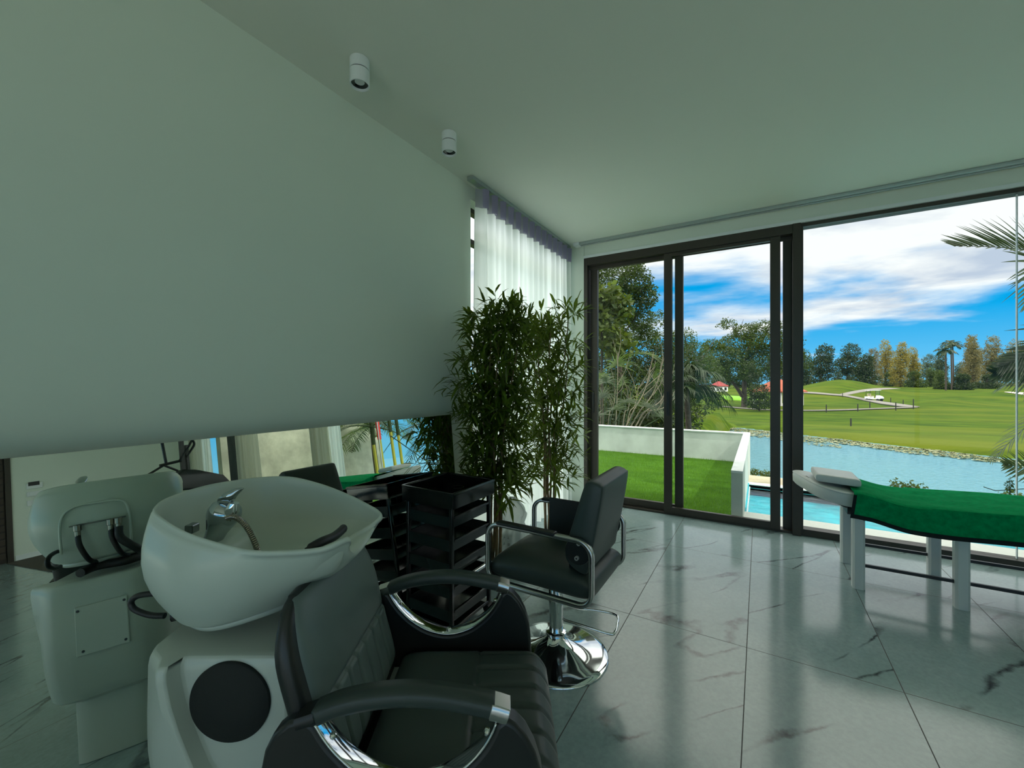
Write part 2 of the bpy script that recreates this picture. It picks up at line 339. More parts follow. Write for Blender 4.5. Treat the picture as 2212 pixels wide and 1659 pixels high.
# ---------------- curtains & rails ----------------
def sheer(name,col,tl=.62,tp=.08):
    m=bpy.data.materials.new(name); m.use_nodes=True; t=m.node_tree; b=t.nodes['Principled BSDF']; b.inputs['Base Color'].default_value=(*col,1); b.inputs['Roughness'].default_value=.9; b.inputs['Specular IOR Level'].default_value=.05
    tr=nn(t,'ShaderNodeBsdfTranslucent'); tr.inputs[0].default_value=(*col,1); tp_=nn(t,'ShaderNodeBsdfTransparent')
    m1=nn(t,'ShaderNodeMixShader'); m1.inputs[0].default_value=tl; m2=nn(t,'ShaderNodeMixShader'); m2.inputs[0].default_value=tp
    t.links.new(b.outputs[0],m1.inputs[1]); t.links.new(tr.outputs[0],m1.inputs[2]); t.links.new(m1.outputs[0],m2.inputs[1]); t.links.new(tp_.outputs[0],m2.inputs[2])
    t.links.new(m2.outputs[0],t.nodes['Material Output'].inputs[0]); return m
SHEER=sheer('sheer_voile',(.90,.95,.92),.85,.05); HEAD=sheer('lilac_heading_tape',(.40,.37,.52),.35,.0); GREYC=sheer('grey_drape',(.62,.62,.50),.45,0.0)
def curtain(name,p0,p1,z0,z1,waves,amp,m,label,hm=None,seed=1,n=None,hd=.16):
    p0=Vector((p0[0],p0[1],0));p1=Vector((p1[0],p1[1],0)); d=(p1-p0); L=d.length; d.normalize(); d=Vector((d.x,d.y,0)); nrm=Vector((-d.y,d.x,0)); rr=random.Random(seed)
    t=thing(name,(p0+p1)/2,label,'curtain')
    ph=[rr.uniform(0,6.28) for _ in range(6)]; n=n or waves*12
    def off(u,zf):
        k=amp*(.55+.45*(1-zf)); 
        return k*(math.sin(u*waves*6.283+1.2*math.sin(u*9+ph[0])*(1-zf*.6))+.35*math.sin(u*waves*2.3*6.283+ph[1]+zf))
    def fn(i,j):
        zf=j; z=z0+(z1-hd-z0)*zf; x=i*L; p=p0+d*x+nrm*off(i,zf); return (p.x,p.y,z)
    MB().grid(fn,n,14).build('drape',m,t,smooth='full')
    def fh(i,j):
        z=z1-hd+hd*j; ss=math.sin(i*waves*6.283)
        o=amp*(.5*ss+.35*(1 if ss>.1 else -1)*.6); p=p0+d*(i*L)+nrm*o; return (p.x,p.y,z)
    MB().grid(fh,n,4).build('heading_tape',sheer('pale_lilac_tape',(.50,.50,.56),.45,0.0) if hm else m,t,smooth='full')
    if hm:
        k=0; N=waves
        for q in range(N):
            a=(q+.25)/N; mbp=MB()
            for s_ in (-1,0,1):
                c=p0+d*((a+s_*.16/N)*L)+nrm*(amp*.62+.010*(1-abs(s_)))
                wdt=L/N*(.17)
                mbp.rings([[ (c+d*(-wdt)+nrm*-.012+Vector((0,0,z1-.006))),(c+nrm*.012+Vector((0,0,z1-.006))),(c+d*wdt+nrm*-.012+Vector((0,0,z1-.006)))],[(c+d*(-wdt*.7)+nrm*-.012+Vector((0,0,z1-hd*.98))),(c+nrm*.006+Vector((0,0,z1-hd*.98))),(c+d*wdt*.7+nrm*-.012+Vector((0,0,z1-hd*.98)))]],closed=False)
            mbp.build('pleat',hm,t,smooth=False,merge=False)
    return t
curtain('sheer_curtain',(-1.945,4.55),(-1.955,2.70),.015,3.0,14,.048,SHEER,'white sheer floor-length curtain with lilac pleats over the left corner window',HEAD,3)
def rail(name,lo,hi,label):
    MB().box(lo,hi).build(name,mat('aluminium_track',(.42,.47,.47),.35,metal=.7),None,smooth=False,bevel=.003,label=label,category='curtain rail')
rail('curtain_rail',(-1.985,2.61,3.008),(-1.925,4.56,3.039),'pale metal ceiling track holding the sheer corner curtain')
rl=thing('curtain_rail',(3,4.52,3.0),'long empty twin ceiling track running above the sliding doors','curtain rail')
for y in (4.50,4.55):
    MB().box((-1.80,y-.018,3.012),(7.7,y+.012,3.039)).build('track',mat('aluminium_track',(.4,.4,.4)),rl,smooth=False,bevel=.002)
MB().box((-1.86,4.47,3.008),(-1.79,4.57,3.039)).build('end_cap',WHITEM,rl,smooth=False)
# curtains on the right part of the glass wall, only seen in the mirror
curtain('window_curtain',(2.28,4.42),(2.62,4.45),.02,3.0,3,.035,SHEER,'white curtain hanging beside the palms, seen in the mirror',None,5,hd=.1)
curtain('window_curtain',(2.64,4.45),(3.14,4.43),.02,3.0,5,.03,GREYC,'greyish lined curtain next to the white one, seen in the mirror',None,6,hd=.1)
curtain('window_curtain',(4.95,4.45),(5.70,4.43),.02,3.0,6,.035,GREYC,'beige curtain right of the dark pillar in the mirror',None,7,hd=.1)
curtain('window_curtain',(6.85,4.40),(7.15,4.41),.02,3.0,3,.035,SHEER,'bright white narrow curtain left of the dark pillar in the mirror',None,8,hd=.1)
curtain('window_curtain',(7.18,4.43),(7.85,4.42),.02,3.0,6,.035,GREYC,'beige curtain beside the far white wall corner in the mirror',None,9,hd=.1)
# ---------------- leaning mirror ----------------
XT,ZT,TH=-1.88,1.183,math.radians(5.2)
def mw(y,s,h): # s distance down from top along mirror, h thickness behind
    return (XT+s*math.sin(TH)-h*math.cos(TH), y, ZT-s*math.cos(TH)-h*math.sin(TH))
mt=thing('leaning_mirror',(-1.8,1.0,0),'long frameless salon mirror leaning against the white left wall','mirror')
SL=(ZT-.004)/math.cos(TH)
MB().box((-.35,0,0),(2.285,SL,.006),lambda y,s,h:mw(y,s,h)).build('mirror_glass',MIRR,mt,smooth=False)
MB().box((-.35,0,.0065),(2.285,SL-.002,.022),lambda y,s,h:mw(y,s,h)).build('backing_board',mat('dark_backing_board',(.05,.05,.045),.6),mt,smooth=False)
for y in (.2,1.8):
    MB().box((XL+.001,y,.9),(XT-.01,y+.05,.94)).build('wall_spacer',mat('dark_backing_board',(.05,.05,.05)),mt,smooth=False)
# ---------------- ceiling spotlights ----------------
def spot(x,y,label):
    t=thing('ceiling_spotlight',(x,y,ZC),label,'spotlight','surface mounted ceiling spotlights')
    MB().lathe([(.046,0),(.048,-.002),(.048,-.052),(.046,-.054)],(x,y,ZC),36).build('mounting_cup',WHITEM,t)
    MB().lathe([(.044,-.053),(.044,-.059)],(x,y,ZC),36).build('shadow_gap',BLACKM,t)
    MB().lathe([(.046,-.058),(.048,-.060),(.048,-.128),(.046,-.130),(.043,-.129),(.040,-.112),(0.001,-.112)],(x,y,ZC),36,cap=False).build('lamp_housing',WHITEM,t)
    MB().lathe([(.041,-.118),(.030,-.116),(.018,-.108),(.002,-.106)],(x,y,ZC),30,cap=False).build('lens',mat('dark_lens',(.004,.005,.01),.08,spec=.8),t)
spot(-1.735,1.39,'white cylindrical ceiling spotlight nearer the camera, larger in view')
spot(-1.742,2.10,'white cylindrical ceiling spotlight farther away near the curtain rail')
# ---------------- backwash unit ----------------
PHI=.549; cP,sP=math.cos(PHI),math.sin(PHI)
def W(a,b,z): return (-1.015+a*cP-b*sP, .791+a*sP+b*cP, z)
def cr(pts,n,closed=True):   # catmull-rom resample
    P=[Vector(p) for p in pts]; m=len(P); out=[]
    segs=m if closed else m-1
    for i in range(segs):
        p0=P[(i-1)%m] if closed or i>0 else P[0]; p1=P[i]; p2=P[(i+1)%m]; p3=P[(i+2)%m] if closed or i+2<m else P[-1]
        for k in range(n):
            t=k/n; out.append(.5*((2*p1)+(p2-p0)*t+(2*p0-5*p1+4*p2-p3)*t*t+(3*p1-p0-3*p2+p3)*t**3))
    if not closed: out.append(P[-1])
    return out
def sat(x): return max(0,min(1,x))
def sm(x): x=sat(x); return x*x*(3-2*x)
wu=thing('backwash_unit',W(-.2,0,0),'white ceramic hair-washing basin joined to a grey upholstered reclining seat, beside the mirror','salon wash unit')
rim=[(.035,-.125,1.0),(-.02,-.172,.990),(-.14,-.222,1.003),(-.225,-.228,1.022),(-.32,-.215,1.045),(-.405,-.180,1.065),(-.455,-.148,1.078),(-.484,-.09,1.086),(-.494,.0,1.087),(-.486,.09,1.085),(-.455,.155,1.083),(-.38,.215,1.082),(-.30,.238,1.076),(-.20,.238,1.052),(-.11,.222,1.025),(-.02,.182,1.0),(.045,.125,.985),(.03,.085,.965),(-.015,.05,.945),(-.03,0,.938),(-.015,-.05,.945),(.018,-.09,.968)]
rl_=cr(rim,6)
rimo=rim[:17]+[(.044,.085,.962),(.040,.05,.944),(.038,0,.938),(.038,-.05,.944),(.038,-.09,.966)]
ro_=cr(rimo,6)
def scl(p,k,dz,cx=-.24,z=None,kb=None): 
    return (cx+(p.x-cx)*k, p.y*(kb or k), (p.z+dz) if z is None else z)
def outer(p,t):  # t 0 rim ..1 bottom
    th_=math.atan2(p.y,p.x+.27); cs=math.cos(th_); f=sm((cs+.35)/1.15)       # 0 rear 1 front
    bx,by=-.30+.172*cs,.166*math.sin(th_); zb=.787+.022*f
    g=t**3.2*(1-f)+t**1.12*f
    bl=.027*math.sin(math.pi*t)*(1-f)+.012*math.sin(math.pi*t)*f
    x=p.x+(bx-p.x)*g+bl*cs; y=p.y+(by-p.y)*(t**2.6*(1-f)+t**1.3*f)+bl*math.sin(th_)
    return (x,y,p.z+(zb-p.z)*(t if f<.01 else t**(1-.08*f)))
mb=MB(); Rg=[]
for k,dz in ((.45,0),(.72,0),(.85,0),(.92,0)):
    z={.45:.868,.72:.878,.85:.905,.92:.94}[k]
    Rg.append([W(-.24+(p.x+.24)*k*1.0,p.y*k,min(z,p.z-.012)) for p in rl_])
for k,dz in ((.945,-.028),(.958,-.010),(.968,-.002),(.985,.001),(1.0,-.004),(1.006,-.012)):
    Rg.append([W(*scl(p,k,dz)) for p in rl_])
for t in (.05,.10,.15,.22,.32,.45,.58,.7,.8,.87,.92,.96,.985,1.0):
    Rg.append([W(*outer(p.lerp(q_,sm(t/.12)),t)) for p,q_ in zip(rl_,ro_)])
Rg.append([W(*[c for c in (lambda q:(-.24+(q[0]+.24)*.93,q[1]*.93,q[2]-.008))(outer(p,1.0))]) for p in ro_])
Rg.append([W(*[c for c in (lambda q:(-.24+(q[0]+.24)*.5,q[1]*.5,q[2]-.012))(outer(p,1.0))]) for p in ro_])
mb.rings(Rg,True,True,True)
basin=mb.build('basin',CERAM,wu,smooth='full')
# lower lip tray under the basin
mb=MB(); Rg=[]
for k,dz in ((.80,-.004),(.86,-.006),(.875,-.014),(.84,-.024),(.6,-.028)):
    Rg.append([W(*(lambda q:(-.24+(q[0]+.24)*k*1.08,q[1]*k*1.02,q[2]+dz))(outer(p,1.0))) for p in ro_])
mb.rings(Rg,True,True,True); mb.build('basin_tray',PLAST,basin,smooth='full')
# faucet deck
mb=MB(); Rg=[]
for s_,z in ((1.1,.87),(1.06,.93),(1.0,.962),(.93,.970),(.5,.971)):
    Rg.append([W(-.375+.088*s_*math.copysign(abs(math.cos(a))**.6,math.cos(a)),-.055+.10*s_*math.copysign(abs(math.sin(a))**.6,math.sin(a)),z) for a in [2*math.pi*k/36 for k in range(36)]])
mb.rings(Rg,True,True,True); mb.build('faucet_deck',CERAM,basin,smooth='full')
FD=1.13
fa=MB().lathe([(.024,-.03),(.026,.0),(.026,.006),(.0235,.008),(.0235,.02),(.0265,.04),(.033,.058),(.040,.076),(.042,.092),(.037,.108),(.024,.120),(.001,.125)],at(456,1176,FD),28,axis=(at(492,1092,FD+.01)-at(456,1176,FD))).build('faucet',mat('grey_chrome',(.42,.47,.48),.08,metal=1),basin)
MB().rings([[at(x,y,FD+d) for x,y,d in q] for q in (
 [(462,1091,-.005),(468,1079,-.03),(497,1080,-.03),(506,1092,-.005),(490,1100,.01)],
 [(464,1081,-.005),(474,1070,-.03),(506,1070,-.03),(511,1082,-.005),(490,1091,.01)],
 [(476,1069,-.005),(486,1062,-.025),(514,1062,-.025),(515,1072,-.005),(500,1079,.01)],
 [(494,1059,-.005),(502,1055,-.02),(522,1056,-.02),(522,1064,-.005),(510,1068,.01)],
 [(514,1054,-.005),(517,1053,-.012),(526,1055,-.012),(527,1057,-.005),(522,1059,.008)],
 [(523,1052.5,-.002),(524,1052.5,-.004),(528,1053.5,-.004),(528.5,1055,-.002),(526,1056,.002)])],True,True,True).build('faucet_lever',mat('grey_chrome',(.4,.4,.4)),basin,sub=2,smooth='full')
MB().tube([at(494,1108,FD),at(503,1100,FD-.01),at(506,1086,FD-.01)],[.022,.018,.012],14).build('lever_stem',CHROME,basin)
hp=cr([at(492,1119,FD-.02),at(506,1117,FD-.03),at(524,1128,FD-.03),at(540,1150,FD-.03),at(552,1177,FD-.03),at(560,1200,FD-.02)],14,False)
MB().tube(hp,[.0065+.0012*(k%2) for k in range(len(hp))],12).build('shower_hose',mat('bronze_hose',(.30,.27,.22),.25,metal=1),basin)
MB().box((-.011,-.015,0),(.011,.015,.024),lambda x,y,z: tuple(at(415,1150,FD+.0)+Rv*x+Fv*y+Vector((0,0,z)))).build('diverter_knob',mat('smoked_chrome',(.25,.27,.27),.2,metal=.9),basin,smooth=False,bevel=.004)
# neck rest
MB().tube(cr([W(-.075,-.125,.965),W(-.055,-.085,.972),W(-.045,-.03,.966),W(-.045,.03,.964),W(-.05,.05,.962)],6,False),[.008]*2+[.0125]*21+[.008]*2,12).build('neck_rest',RUB,wu)
# arched moulding on the basin rear + hoses
arch=cr([W(-.512,-.075,.83),W(-.520,-.070,.95),W(-.519,-.035,.998),W(-.518,.04,1.002),W(-.515,.105,.995),W(-.508,.125,.95),W(-.50,.125,.83)],6,False)
MB().tube(arch,.0045,8).build('rear_moulding',CERAM,basin)
MB().box((-.528,-.045,.925),(-.505,.115,.93),W).build('hose_shelf',mat('grey_recess',(.16,.17,.16),.5),basin,smooth=False)
NUT=mat('brass_grey_fitting',(.30,.27,.22),.3,metal=.9)
for b_,e_ in ((-.02,.0),(.075,.0),(.098,.03)):
    MB().lathe([(.012,0),(.012,-.02),(.009,-.022),(.009,-.04),(.006,-.042)],W(-.532,b_,.928),16).build('hose_fitting',NUT,basin)
    MB().tube(cr([W(-.532,b_,.895),W(-.534,b_+.005,.85),W(-.51,b_+e_+.02,.79),W(-.44,b_+e_+.02,.765)],6,False),.0085 if e_==0 else .014,10).build('water_hose',RUB,basin)
lp=cr([at(352,1282,1.10),at(322,1283,1.10),at(296,1288,1.10),at(283,1301,1.10),at(292,1317,1.10),at(325,1329,1.10),at(356,1330,1.10)],7,False)
MB().tube(lp,.0075,12).build('drain_hose',RUB,wu)
MB().tube(cr([W(-.50,-.03,.745),W(-.44,0,.75),W(-.46,.09,.748),W(-.38,.13,.745)],6,False),.017,10).build('hose_bundle',RUB,wu)
# pedestal
def a1(z): return -.375+.14*sm((.72-z)/.5)*1.0+.18*sat((.45-z)/.45)
def arr(z):
    if z>.5: return -.487+(.72-z)*-.02
    if z>.26: return -.49+.065*((.5-z)/.24)**2
    return -.365+.0*(z)
def af(z):
    if z>.5: return -.085
    if z>.34: return -.085+.515*sm((.41-z)/.07)
    return .43
mb=MB(); Rg=[]
for z,ins in ((0,0),(.1,0),(.2,0),(.235,0),(.262,0),(.30,0),(.34,0),(.38,0),(.42,0),(.46,0),(.5,0),(.56,0),(.62,0),(.68,0),(.700,.002),(.712,.008),(.716,.022)):
    r=arr(z)+ins; f=af(z)-ins; s=a1(z); wr=.115-ins; w1=.212-ins; w2=.168-ins
    if z<.25: w1=w2=.14; wr=.09; s=max(s,-.2)
    half=[(r,0),(r,-wr*.6),(r+.003,-wr),(r+.018,-wr-.028),(r+.06,-(wr+.6*(w1-wr))),(s-.02,-w1),(s,-w1+.002),(s+.012,-w2-.004),(s+.02,-w2),((s+f)/2,-w2),(f-.02,-w2),(f,-w2+.02),(f,0)]
    lp_=half+[(a_,-b_) for a_,b_ in half[-2:0:-1]]
    Rg.append([W(a_,b_,z) for a_,b_ in lp_])
mb.rings(Rg,True,True,True); mb.build('pedestal',PLAST,wu,bevel=.004)
# round dark pad on the pedestal side
bd=Vector(W(0,-1,0))-Vector(W(0,0,0))
MB().lathe([(.099,-.004),(.100,.003),(.097,.007),(.05,.012),(.001,.013)],W(-.242,-.170,.607),64,axis=bd).build('round_side_cover',mat('black_foam_cover',(.010,.012,.011),.75,bump=.2,bscale=400),wu,smooth='full')
pan=MB().box((-.4965,-.055,.44),(-.489,.10,.62),W).build('access_panel',PLAST,wu,smooth=False,bevel=.003)
for b_,z_ in ((-.045,.605),(-.035,.455),(.09,.605),(.088,.455)):
    MB().lathe([(.005,0),(.004,.002),(.0,.0022)],W(-.4967,b_,z_),12,axis=Vector(W(-1,0,0))-Vector(W(0,0,0)),cap=False).build('screw',BLACKM,pan)
# backrest
KB=-.28; up=Vector((KB,0,1)).normalized(); 
def BR(x,y,h):   # x across (b), y along up from z .45 base, h out of the face
    a=.068+up.x*y+h*up.z; z=.44+up.z*y-h*up.x; return W(a,x,z)
def shoulder(y,Lh,wd,r=.12):   # width factor near the top
    t=sat((y-(Lh-r))/r); return wd*(1-.30*(1-math.sqrt(max(0,1-t*t))))
LB=.47
def fb(x,y,h):
    yy=y+LB/2; tp=.50-.14*sm((yy-.36)/.10); return BR(x*(shoulder(yy,LB,1,.16)),yy-.012,(h-.059)*tp-.004)
MB().pillow(fb,.556,LB+.02,.118,p=10,q=.3).build('backrest_shell',LEATB,wu,smooth='full')
def ft(x,y,h): yy=y+LB/2; return BR(x*(shoulder(yy,LB,1,.16)),yy,h-.016)
def ridges(u,v):
    y=(v+1)/2*LB
    r=0
    ys=.205
    r-=.014*math.exp(-((y-ys)/.006)**2)
    if y<ys:
        q=(u*.26)/.066; fr_=abs(q-round(q-.5)-.5); r+= .013*(1-math.exp(-(fr_/.08)**2))-.010
    return r+.012*math.exp(-((y-.33)/.11)**2)
def pil(mb,fr,su,sv,t,p,q,top,nu,nv):
    # front only fine grid, uniform spacing
    def prof(u,v): return max(0,(1-abs(u)**p)*(1-abs(v)**p))**q
    def warp(i): i=2*i-1; return math.copysign(1-(1-abs(i))**1.25,i)
    def fn(i,j):
        u=warp(i); v=warp(j); k=prof(u,v); return fr(u*su/2,v*sv/2,t/2*k+top(u,v)*k)
    mb.grid(fn,nu,nv)
    def fn2(i,j):
        u=warp(i); v=warp(j); return fr(u*su/2,v*sv/2,-t/2*prof(u,v))
    k=len(mb.f); mb.grid(fn2,nu,nv)
    for i in range(k,len(mb.f)): mb.f[i]=mb.f[i][::-1]
    return mb
pil(MB(),ft,.495,LB-.02,.045,8,.4,ridges,110,90).build('backrest_panel',LEATG,wu,smooth='full')
# seat
def fs(x,y,h):   # x along a, y along b
    f=sm((x-.17)/.10)
    return W(.335+x, y, .435+h-.05*f*f-.0*x)
def sr(u,v):
    a=u*.25; r=0
    r-=.007*math.exp(-((a-.02)/.006)**2)
    if a>.02:
        q=(v*.235)/.078; fr_=abs(q-round(q-.5)-.5); r-= .012*math.exp(-(fr_/.08)**2)
    return r
pil(MB(),fs,.50,.478,.115,7,.35,sr,100,90).build('seat_cushion',LEATH,wu,smooth='full')
MB().box((.12,-.24,.25),(.50,.24,.385),W).build('seat_base',LEATB,wu,bevel=.02,seg=3)
MB().box((-.03,-.25,.25),(.12,.10,.405),W).build('seat_rear_filler',LEATB,wu,bevel=.01)
MB().box((-.03,.12,.28),(.13,.252,.405),W).build('seat_bracket',PLAST,wu,bevel=.006)
# side panels with crescent openings, pads and chrome
cres=cr([(.028,.650),(.052,.617),(.10,.565),(.165,.522),(.238,.507),(.31,.525),(.37,.568),(.408,.617),(.425,.655)],5,False) if False else None
cpts=[(.030,.652),(.048,.622),(.075,.588),(.115,.552),(.17,.522),(.238,.509),(.305,.524),(.355,.555),(.392,.592),(.415,.628),(.425,.652)]
cpts=[(p.x,p.y) for p in cr([(x,y,0) for x,y in cpts],4,False)]
outl=[(.445,.668),(.468,.655),(.492,.628),(.512,.59),(.526,.545),(.532,.49),(.534,.42),(.530,.30),(.515,.255),(.30,.245),(.05,.25),(-.05,.30),(-.085,.42),(-.092,.54),(-.08,.60),(-.062,.635),(-.03,.662),(.005,.672)]
for sgn,nm in ((-1,'near'),(1,'far')):
    def PB(x,y,h,sgn=sgn): return W(x,sgn*.280+h,y)
    poly=cpts+outl
    # triangulate-friendly: build as strips using bmesh ngon
    mb=MB().prism(poly,-.026,.026,PB)
    sp=mb.build('side_panel',LEATB,wu,bevel=.010,seg=3)
    bs=Vector(W(0,1,0))-Vector(W(0,0,0))
    crp=[Vector(W(x+.0,sgn*.28,z+.004)) for x,z in cpts]
    MB().sweep(crp,bs,.050,.006).build('crescent_trim',CHROME,sp,smooth='full')
    for i in (6,len(cpts)//2,len(cpts)-7):
        x,z=cpts[i]; MB().lathe([(.0085,0),(.0085,.006),(.006,.009),(.001,.0095)],W(x,sgn*.28,z+.006),18,axis=(0,0,1)).build('bolt',CHROME,sp)
    pad=cr([W(.028,sgn*.28,.668),W(.08,sgn*.28,.688),W(.15,sgn*.28,.702),W(.23,sgn*.28,.708),W(.31,sgn*.28,.702),W(.385,sgn*.28,.688),W(.418,sgn*.28,.680)],5,False)
    MB().sweep(pad,bs,.052,.034).build('arm_pad',LEATH,wu,smooth='full')
    MB().sweep([W(.412,sgn*.28,.6805),W(.43,sgn*.28,.6755),W(.452,sgn*.28,.668)],bs,.055,.036).build('front_end_cap',BRUSH,wu,bevel=.002)
    MB().sweep([W(-.012,sgn*.28,.655),W(.01,sgn*.28,.662),W(.030,sgn*.28,.669)],bs,.055,.028).build('rear_end_cap',BRUSH if sgn>0 else LEATB,wu)
# ---------------- salon styling chair ----------------
sc=thing('styling_chair',(-.91,1.96,0),'black hydraulic styling chair with chrome frame arms and round chrome base','salon chair')
CX,CY=-.90,1.96
MB().lathe([(.266,0),(.268,.004),(.262,.010),(.235,.016),(.19,.024),(.15,.034),(.11,.048),(.075,.066),(.05,.088),(.042,.104),(.042,.112),(.001,.112)],(-.91,1.96,0),80,cap=False).build('base_disc',CHROME,sc,smooth='full')
MB().lathe([(.052,.100),(.054,.106),(.052,.114),(.044,.118)],(-.91,1.96,0),48).build('base_collar',CHROME,sc)
MB().lathe([(.036,.11),(.036,.26),(.039,.262),(.039,.385),(.036,.39)],(-.91,1.96,0),48).build('hydraulic_column',CHROME,sc)
MB().box((-1.03,1.84,.385),(-.79,2.08,.405)).build('mounting_plate',BLACKM,sc,smooth=False,bevel=.004)
MB().tube(cr([(-.885,1.93,.345),(-.87,1.92,.30),(-.855,1.93,.285)],5,False),.010,10).build('pump_bracket',CHROME,sc)
lvr=cr([at(1216,1336,1.99),at(1224,1341,1.98),at(1260,1352,1.95),at(1316,1369,1.92),at(1328,1366,1.93),at(1333,1350,1.98),at(1335,1336,2.04),at(1328,1327,2.07),at(1300,1320,2.09),at(1250,1313,2.10),at(1222,1306,2.10)],6,False)
MB().tube(lvr,.0065,10).build('foot_lever',CHROME,sc)
# seat
def fse(x,y,h): return (-.905+x,1.965+y,.472+h+.006*math.cos(x*5))
MB().pillow(fse,.545,.455,.125,p=7,q=.33,top=lambda u,v:.012*(1-u*u)*(1-v*v)).build('seat',LEATH,sc,smooth='full')
# arms : rounded rectangular chrome loops
def loop(y,x0,x1,z0,z1,r):
    pts=[]
    for (cx,cz,a0) in ((x1-r,z1-r,0),(x0+r,z1-r,90),(x0+r,z0+r,180),(x1-r,z0+r,270)):
        for k in range(9):
            a=math.radians(a0+k*90/8); pts.append((cx+r*math.cos(a),y,cz+r*math.sin(a)))
    return pts
for y in (1.718,2.212):
    lo=MB().sweep(loop(y,-1.172,-.628,.418,.705,.065),(0,1,0),.030,.020,closed=True).build('arm_frame',BRUSH,sc,smooth='full')
    MB().box((-1.115,y-.021,.706),(-.80,y+.021,.722)).build('arm_pad',LEATB,sc,bevel=.006,seg=3)
    yi=y+.022 if y<1.9 else y-.022
    MB().lathe([(.058,-.008),(.061,0),(.058,.008)],(-.700,yi,.648),36,axis=(0,1,0)).build('recline_disc',LEATB,sc)
    for (bx,bz) in ((-.690,.690),(-.700,.622)):
        MB().lathe([(.0055,-.012),(.0092,-.012),(.0092,.012),(.0055,.012),(.0055,.004)],(bx,yi-(.010 if y<1.9 else -.010),bz),20,axis=(0,1,0),cap=False).build('bolt_ring',mat('bright_steel_ring',(.75,.75,.72),.35,metal=.6),sc)
MB().box((-1.06,2.185,.50),(-.70,2.197,.735)).build('far_side_panel',LEATB,sc,bevel=.004)
# back cushion: slab leaning, thicker at bottom?, side profile polygon in (x,z)
bp=[(-.660,.950),(-.640,.958),(-.606,.952),(-.590,.932),(-.600,.80),(-.632,.60),(-.645,.565),(-.665,.568),(-.755,.70),(-.735,.76),(-.690,.90),(-.672,.935)]
bp=[(-.655,.962),(-.628,.962),(-.602,.950),(-.592,.925),(-.622,.74),(-.652,.60),(-.660,.555),(-.683,.540),(-.735,.560),(-.768,.595),(-.768,.65),(-.722,.80),(-.677,.940)]
bpp=[(p.x,p.y) for p in cr([(x,z,0) for x,z in bp],4)]
mb=MB(); Rg=[]
for yy,sx_ in ((1.752,.90),(1.757,.965),(1.766,1.0),(1.80,1.0),(1.965,1.0),(2.13,1.0),(2.164,1.0),(2.173,.965),(2.178,.90)):
    cxm=-.668; czm=.78; Rg.append([(cxm+(x-cxm)*sx_,yy,czm+(z-czm)*(1-(1-sx_)*.35)) for x,z in bpp])
mb.rings(Rg,True,True,True).build('backrest',LEATH,sc,smooth='full')
for y in (1.80,2.07): MB().box((-.77,y,.47),(-.715,y+.06,.66)).build('back_hinge',BLACKM,sc,bevel=.004)
# ---------------- trolley ----------------
tx0,tx1,ty0,ty1=-1.77,-1.415,1.73,2.12
tr=thing('salon_trolley',((tx0+tx1)/2,(ty0+ty1)/2,0),'black glossy five-tier salon trolley between the wash unit and the bamboo','trolley')
def hollow(mb,x0,x1,y0,y1,z0,z1,t,flare=0):
    mb.box((x0,y0,z0),(x1,y1,z0+t))
    mb.box((x0,y0,z0),(x0+t,y1,z1)).box((x1-t,y0,z0),(x1,y1,z1)).box((x0,y0,z0),(x1,y0+t,z1)).box((x0,y1-t,z0),(x1,y1,z1)); return mb
for (x,y) in ((tx0+.006,ty0+.006),(tx1-.028,ty0+.006),(tx0+.006,ty1-.028),(tx1-.028,ty1-.028)):
    MB().box((x,y,.06),(x+.022,y+.022,.74)).build('corner_post',TROL,tr,bevel=.005,seg=3)
    cs=MB().lathe([(.012,-.028),(.024,-.026),(.026,0),(.024,.026),(.012,.028)],(x+.011,y+.011,.026),24,axis=(0,1,0)).build('caster',RUB,tr)
hollow(MB(),tx0-.008,tx1+.008,ty0-.008,ty1+.008,.725,.812,.008).build('top_tray',TROL,tr,bevel=.004,seg=3)
MB().box((tx0-.012,ty0-.012,.800),(tx1+.012,ty0-.002,.815)).box((tx0-.012,ty1+.002,.800),(tx1+.012,ty1+.012,.815)).box((tx0-.012,ty0-.002,.800),(tx0-.002,ty1+.002,.815)).box((tx1+.002,ty0-.002,.800),(tx1+.012,ty1+.002,.815)).build('tray_lip',TROL,tr,bevel=.003)
for c_ in ((-1.66,1.83),(-1.56,1.96),(-1.68,2.03)):
    MB().lathe([(.036,0),(.04,.03),(.038,.045),(.034,.045),(.034,.004),(.001,.004)],(c_[0],c_[1],.735),28,cap=False).build('tool_cup',TROL,tr)
for k in range(5):
    z=.615-k*.128
    dm=hollow(MB(),tx0+.018,tx1-.018,ty0+.012,ty1-.012,z,z+.062,.004).build('drawer',TROLG,tr,bevel=.003)
    MB().box((tx1-.018,ty0+.03,z+.050),(tx1-.006,ty1-.03,z+.064)).build('drawer_lip',TROL,dm,bevel=.002)
MB().box((tx0+.01,ty0+.01,.055),(tx1-.01,ty1-.01,.075)).build('bottom_shelf',TROL,tr,bevel=.004)
MB().tube([(-1.385,1.80,.335),(-1.385,2.05,.335)],.011,16).build('holder_tube',CHROME,tr)
for y in (1.79,2.05): MB().box((-1.415,y,.32),(-1.385,y+.01,.35)).build('tube_bracket',TROL,tr)
